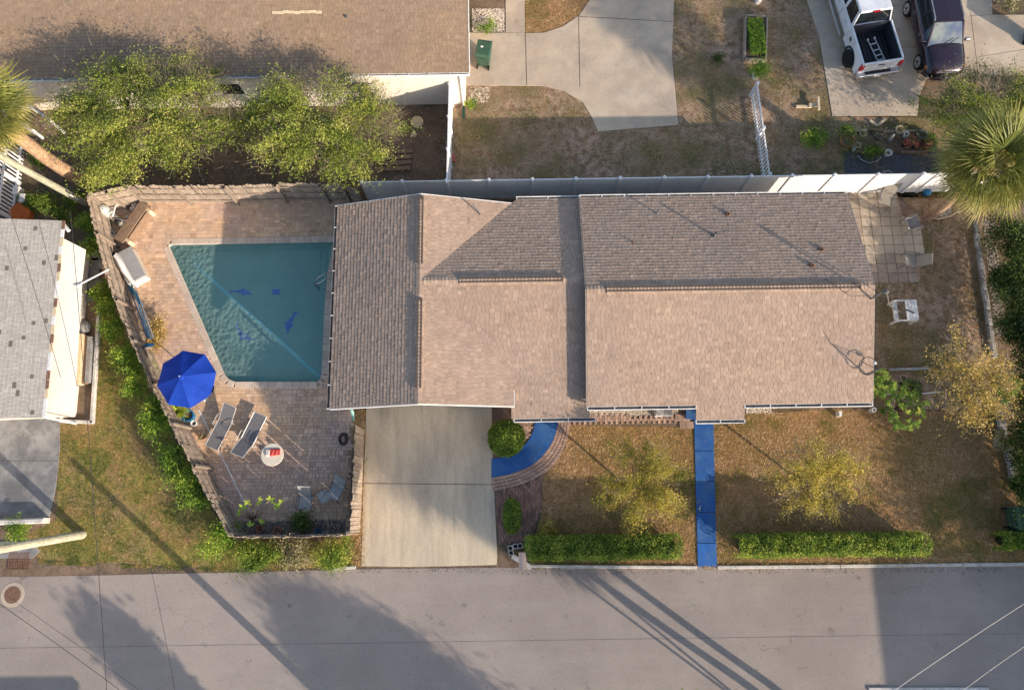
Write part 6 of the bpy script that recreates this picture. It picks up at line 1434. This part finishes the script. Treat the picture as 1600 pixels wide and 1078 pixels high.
MB().cbox((0, -.09, .55), (1.9, .22, .2), .03).build('rear_bumper', CHROME, tr_, bevel=.02); MB().box((0, -.06, .66), (1.2, .14, .02)).build('bumper_step', BLACK, tr_)
MB().box((0, -.205, .56), (.32, .012, .14)).build('number_plate', TRIM, tr_)
for s in (-1, 1):
    MB().cbox((s*.89, .03, 1.02), (.16, .12, .34), .02).build('tail_light', REDL, tr_)
# cab body
cab = MB(); cab.loft([section(y, w_, .45, .95, zt) for y, w_, zt in ((2.02, W2, 1.2), (3.0, W2, 1.2), (4.0, W2, 1.2), (4.35, W2, 1.2), (4.8, W2*.98, 1.18), (5.4, W2*.95, 1.12), (5.7, W2*.88, 1.0))][::-1]); cab.build('cab_body', TRUCKW, tr_, smooth=False, bevel=.02)
def house_(y, w_, z0, z1, wt): return [Vector((-w_, y, z0)), Vector((w_, y, z0)), Vector((wt, y, z1)), Vector((-wt, y, z1))]
MB().add([(-.88, 2.08, 1.2), (.88, 2.08, 1.2), (.88, 4.55, 1.2), (-.88, 4.55, 1.2), (-.72, 2.25, 1.80), (.72, 2.25, 1.80), (.72, 3.85, 1.82), (-.72, 3.85, 1.82)], [(0, 1, 5, 4), (1, 2, 6, 5), (2, 3, 7, 6), (3, 0, 4, 7)]).build('window_band', GLASS, tr_)
MB().cbox((0, 3.05, 1.84), (1.5, 1.72, .09), .04).build('cab_roof', TRUCKW, tr_, bevel=.03)
MB().box((0, 2.17, 1.86), (.3, .05, .05)).build('brake_light', REDL, tr_)
for s in (-1, 1):
    for (y0_, y1_) in ((2.02, 2.28), (3.05, 3.15), (4.5, 3.85)):
        t_ = .055; MB().hexa([(s*.90, y0_-.05, 1.18), (s*.90, y0_+.10, 1.18), (s*.84, y0_+.10, 1.18), (s*.84, y0_-.05, 1.18)], [(s*.745, y1_-.05, 1.84), (s*.745, y1_+.10, 1.84), (s*.70, y1_+.10, 1.84), (s*.70, y1_-.05, 1.84)]).build('pillar', TRUCKW, tr_)
    for y in (2.5, 3.6): MB().box((s*(W2+.005), y, .98), (.02, .2, .04)).build('door_handle', TRUCKW, tr_)
    MB().box((s*(W2-.003), 3.08, .85), (.012, .012, .6)).build('door_seam', BLACK, tr_)
    MB().tube([(s*(W2+.08), 2.1, .42), (s*(W2+.08), 4.4, .42)], .05, 8).build('side_step', CHROME, tr_)
    MB().cbox((s*(W2+.16), 4.25, 1.2), (.2, .12, .22), .03).build('mirror', TRUCKW, tr_)
    MB().lathe([(.43, -.06), (.47, 0), (.47, .02)], (0, 0, 0), 20)
    for y in (.95, 4.95):
        wheel(tr_, s*(W2-.03), y, .41, .28, BLACK)
        arch = [Vector((s*(W2+.012), y+.50*math.cos(t), .42+.50*math.sin(t))) for t in np.linspace(0, math.pi, 11)]; MB().tube(arch, .045, 6).build('wheel_arch', BLACK, tr_)
MB().box((0, 5.72, .6), (1.7, .12, .3)).build('front_bumper', CHROME, tr_)
# ladder in bed
lad = empty('step_ladder', Vector((rear.x, rear.y, 0))+Matrix.Rotation(a_tr, 3, 'Z') @ Vector((.18, .95, .7)), 'short aluminium ladder lying in the white pickup bed', 'ladder', rz=a_tr+R(8))
for s in (-1, 1): MB().box((s*.17, 0, .05), (.035, 1.15, .06)).build('side_rail', ALU, lad); MB().box((s*.17, .6, .06), (.07, .08, .09)).build('rail_foot', TRIM, lad)
for y in (-.5, -.25, 0.02, .35): MB().box((0, y, .05), (.34, .05, .04)).build('rung', ALU, lad)
# SUV : local +Y = front
d2 = P(1437, 98, .35)-P(1420, 15, .35); a_s = math.atan2(d2.y, d2.x)-math.pi/2
wc = P(1437, 98, .36)
off = Matrix.Rotation(a_s, 3, 'Z') @ Vector((-.87, -1.42, 0))   # wheel at local (+.87? , 1.42)
sv = empty('suv', Vector((wc.x, wc.y, .03))+Matrix.Rotation(a_s, 3, 'Z') @ Vector((-.84, -1.42, -.0)), 'dark plum suv parked nose out beside the white pickup', 'suv', rz=a_s)
if (sv.location.x < wc.x): sv.location = Vector((wc.x, wc.y, .03))+Matrix.Rotation(a_s, 3, 'Z') @ Vector((.84, -1.42, 0))
def sec2(y, w_, zb, zt, crown=.05):
    h = [(0, zb), (w_*.82, zb), (w_*.95, zb+.12), (w_, zb+.35), (w_*.985, zt-.18), (w_*.93, zt-.05), (w_*.7, zt+crown*.55), (w_*.35, zt+crown*.95), (0, zt+crown)]
    return [Vector((x, y, z)) for x, z in h]+[Vector((-x, y, z)) for x, z in h[-2:0:-1]]
st_ = [(-2.3, .80, .45, .85), (-2.22, .88, .32, 1.0), (-1.6, .93, .28, 1.05), (0, .94, .27, 1.05), (.9, .94, .27, 1.05), (1.1, .935, .28, 1.04), (1.6, .92, .3, .99), (2.0, .87, .32, .92), (2.2, .80, .34, .82), (2.32, .66, .38, .68)]
MB().loft([sec2(*s_) for s_ in st_][::-1]).build('body', SUVP, sv, smooth=True)
MB().loft([[Vector((-w_, y, z)) for w_, z in ((.80, 1.03), (.66, 1.64))]+[Vector((w_, y, z)) for w_, z in ((.66, 1.64), (.80, 1.03))] for y in (-1.9, .3)]).build('side_glass', GLASS, sv)
MB().add([(-.80, 1.08, 1.04), (.80, 1.08, 1.04), (.65, .28, 1.62), (-.65, .28, 1.62), (-.78, .3, 1.0), (.78, .3, 1.0)], [(0, 1, 2, 3), (0, 3, 4), (1, 5, 2), (3, 2, 5, 4)]).build('windscreen', SHADE_, sv)
MB().add([(-.80, -2.2, 1.04), (.80, -2.2, 1.04), (.64, -1.88, 1.62), (-.64, -1.88, 1.62), (-.8, -1.88, 1.), (.8, -1.88, 1.)], [(3, 2, 1, 0), (4, 3, 0), (2, 5, 1), (4, 5, 2, 3)]).build('rear_window', GLASS, sv)
MB().loft([[Vector((-.68, y, z)), Vector((.68, y, z)), Vector((.60, y, z+.07)), Vector((0, y, z+.09)), Vector((-.60, y, z+.07))] for y, z in ((.3, 1.60), (0, 1.63), (-1.5, 1.64), (-1.95, 1.60))]).build('roof', SUVP, sv)
for s in (-1, 1):
    MB().tube([(s*.64, .25, 1.64), (s*.64, .1, 1.72), (s*.64, -1.7, 1.73), (s*.64, -1.85, 1.66)], .025, 6).build('roof_rail', CHROME, sv)
    for y0_, y1_ in ((1.08, .28), (-.35, -.35), (-1.3, -1.3), (-2.18, -1.9)):
        MB().hexa([(s*.83, y0_-.05, 1.02), (s*.83, y0_+.04, 1.02), (s*.78, y0_+.04, 1.02), (s*.78, y0_-.05, 1.02)], [(s*.68, y1_-.05, 1.64), (s*.68, y1_+.04, 1.64), (s*.63, y1_+.04, 1.64), (s*.63, y1_-.05, 1.64)]).build('pillar', SUVP, sv)
    MB().box((s*.86, -.4, 1.03), (.03, 2.6, .02)).build('belt_trim', CHROME, sv)
    MB().cbox((s*1.02, .85, 1.08), (.22, .13, .16), .03).build('mirror', SUVP if s > 0 else CHROME, sv, bevel=.02)
    for y in (.35, -.8): MB().box((s*.95, y, .86), (.025, .2, .035)).build('door_handle', CHROME, sv); MB().box((s*.944, y-.75+.2, .7), (.01, .012, .55)).build('door_seam', BLACK, sv)
    MB().hexa([(s*.50, 2.2, .66), (s*.84, 1.98, .68), (s*.86, 2.04, .68), (s*.52, 2.27, .66)], [(s*.48, 2.10, .82), (s*.80, 1.88, .88), (s*.84, 1.92, .86), (s*.50, 2.18, .80)]).build('headlight', CLEARL, sv)
    MB().box((s*.87, 1.93, .74), (.05, .14, .1)).build('turn_signal', AMB, sv)
    MB().box((s*.62, 2.28, .44), (.2, .06, .08)).build('fog_light', CLEARL, sv)
    for y in (1.42, -1.38): wheel(sv, s*.84, y, .36, .24)
    MB().box((s*.88, -2.2, .85), (.1, .1, .3)).build('tail_light', REDL, sv)
MB().hexa([(-.42, 2.24, .60), (.42, 2.24, .60), (.42, 2.34, .60), (-.42, 2.34, .60)], [(-.46, 2.16, .80), (.46, 2.16, .80), (.46, 2.25, .78), (-.46, 2.25, .78)]).build('grille', BLACK, sv)
MB().tube([(-.48, 2.26, .80), (0, 2.30, .81), (.48, 2.26, .80)], .025, 6).build('grille_trim', CHROME, sv); MB().box((0, 2.30, .70), (.05, .06, .2)).build('grille_bar', CHROME, sv)
MB().loft([[Vector((x, y, .3)), Vector((x, y+.14, .36)), Vector((x, y+.12, .52)), Vector((x, y, .56))] for x, y in ((-.88, 1.95), (-.6, 2.2), (0, 2.3), (.6, 2.2), (.88, 1.95))]).build('front_bumper', SUVP, sv, smooth=False)
for s in (-1, 1):
    MB().tube([(s*.80, 1.12, 1.07), (s*.74, 1.6, 1.035), (s*.66, 2.05, .955)], .008, 4).build('hood_seam', BLACK, sv); MB().tube([(s*.12, 1.06, 1.08), (s*.12-.45, .86, 1.24)], .010, 4).build('wiper', BLACK, sv)
MB().tube([(-.80, 1.13, 1.06), (0, 1.17, 1.11), (.80, 1.13, 1.06)], .014, 5).build('cowl', BLACK, sv)
for s in (-1, 1): MB().box((s*.93, .115, .95), (.006, .012, .6)).build('tailgate_seam', BLACK, tr_)
MB().box((W2*-1.003, 1.55, .98), (.01, .2, .18)).build('fuel_door', GUTD, tr_); MB().tube([(-.3, 2.9, 1.89), (-.3, 3.3, 1.90)], .012, 5).build('roof_antenna', BLACK, tr_)
MB().box((0, 2.45, .36), (.9, .02, .06)).build('bumper_strip', CHROME, sv)
print('objects', len(bpy.data.objects), 'wheel side', tuple(sv.location), a_s, a_tr)
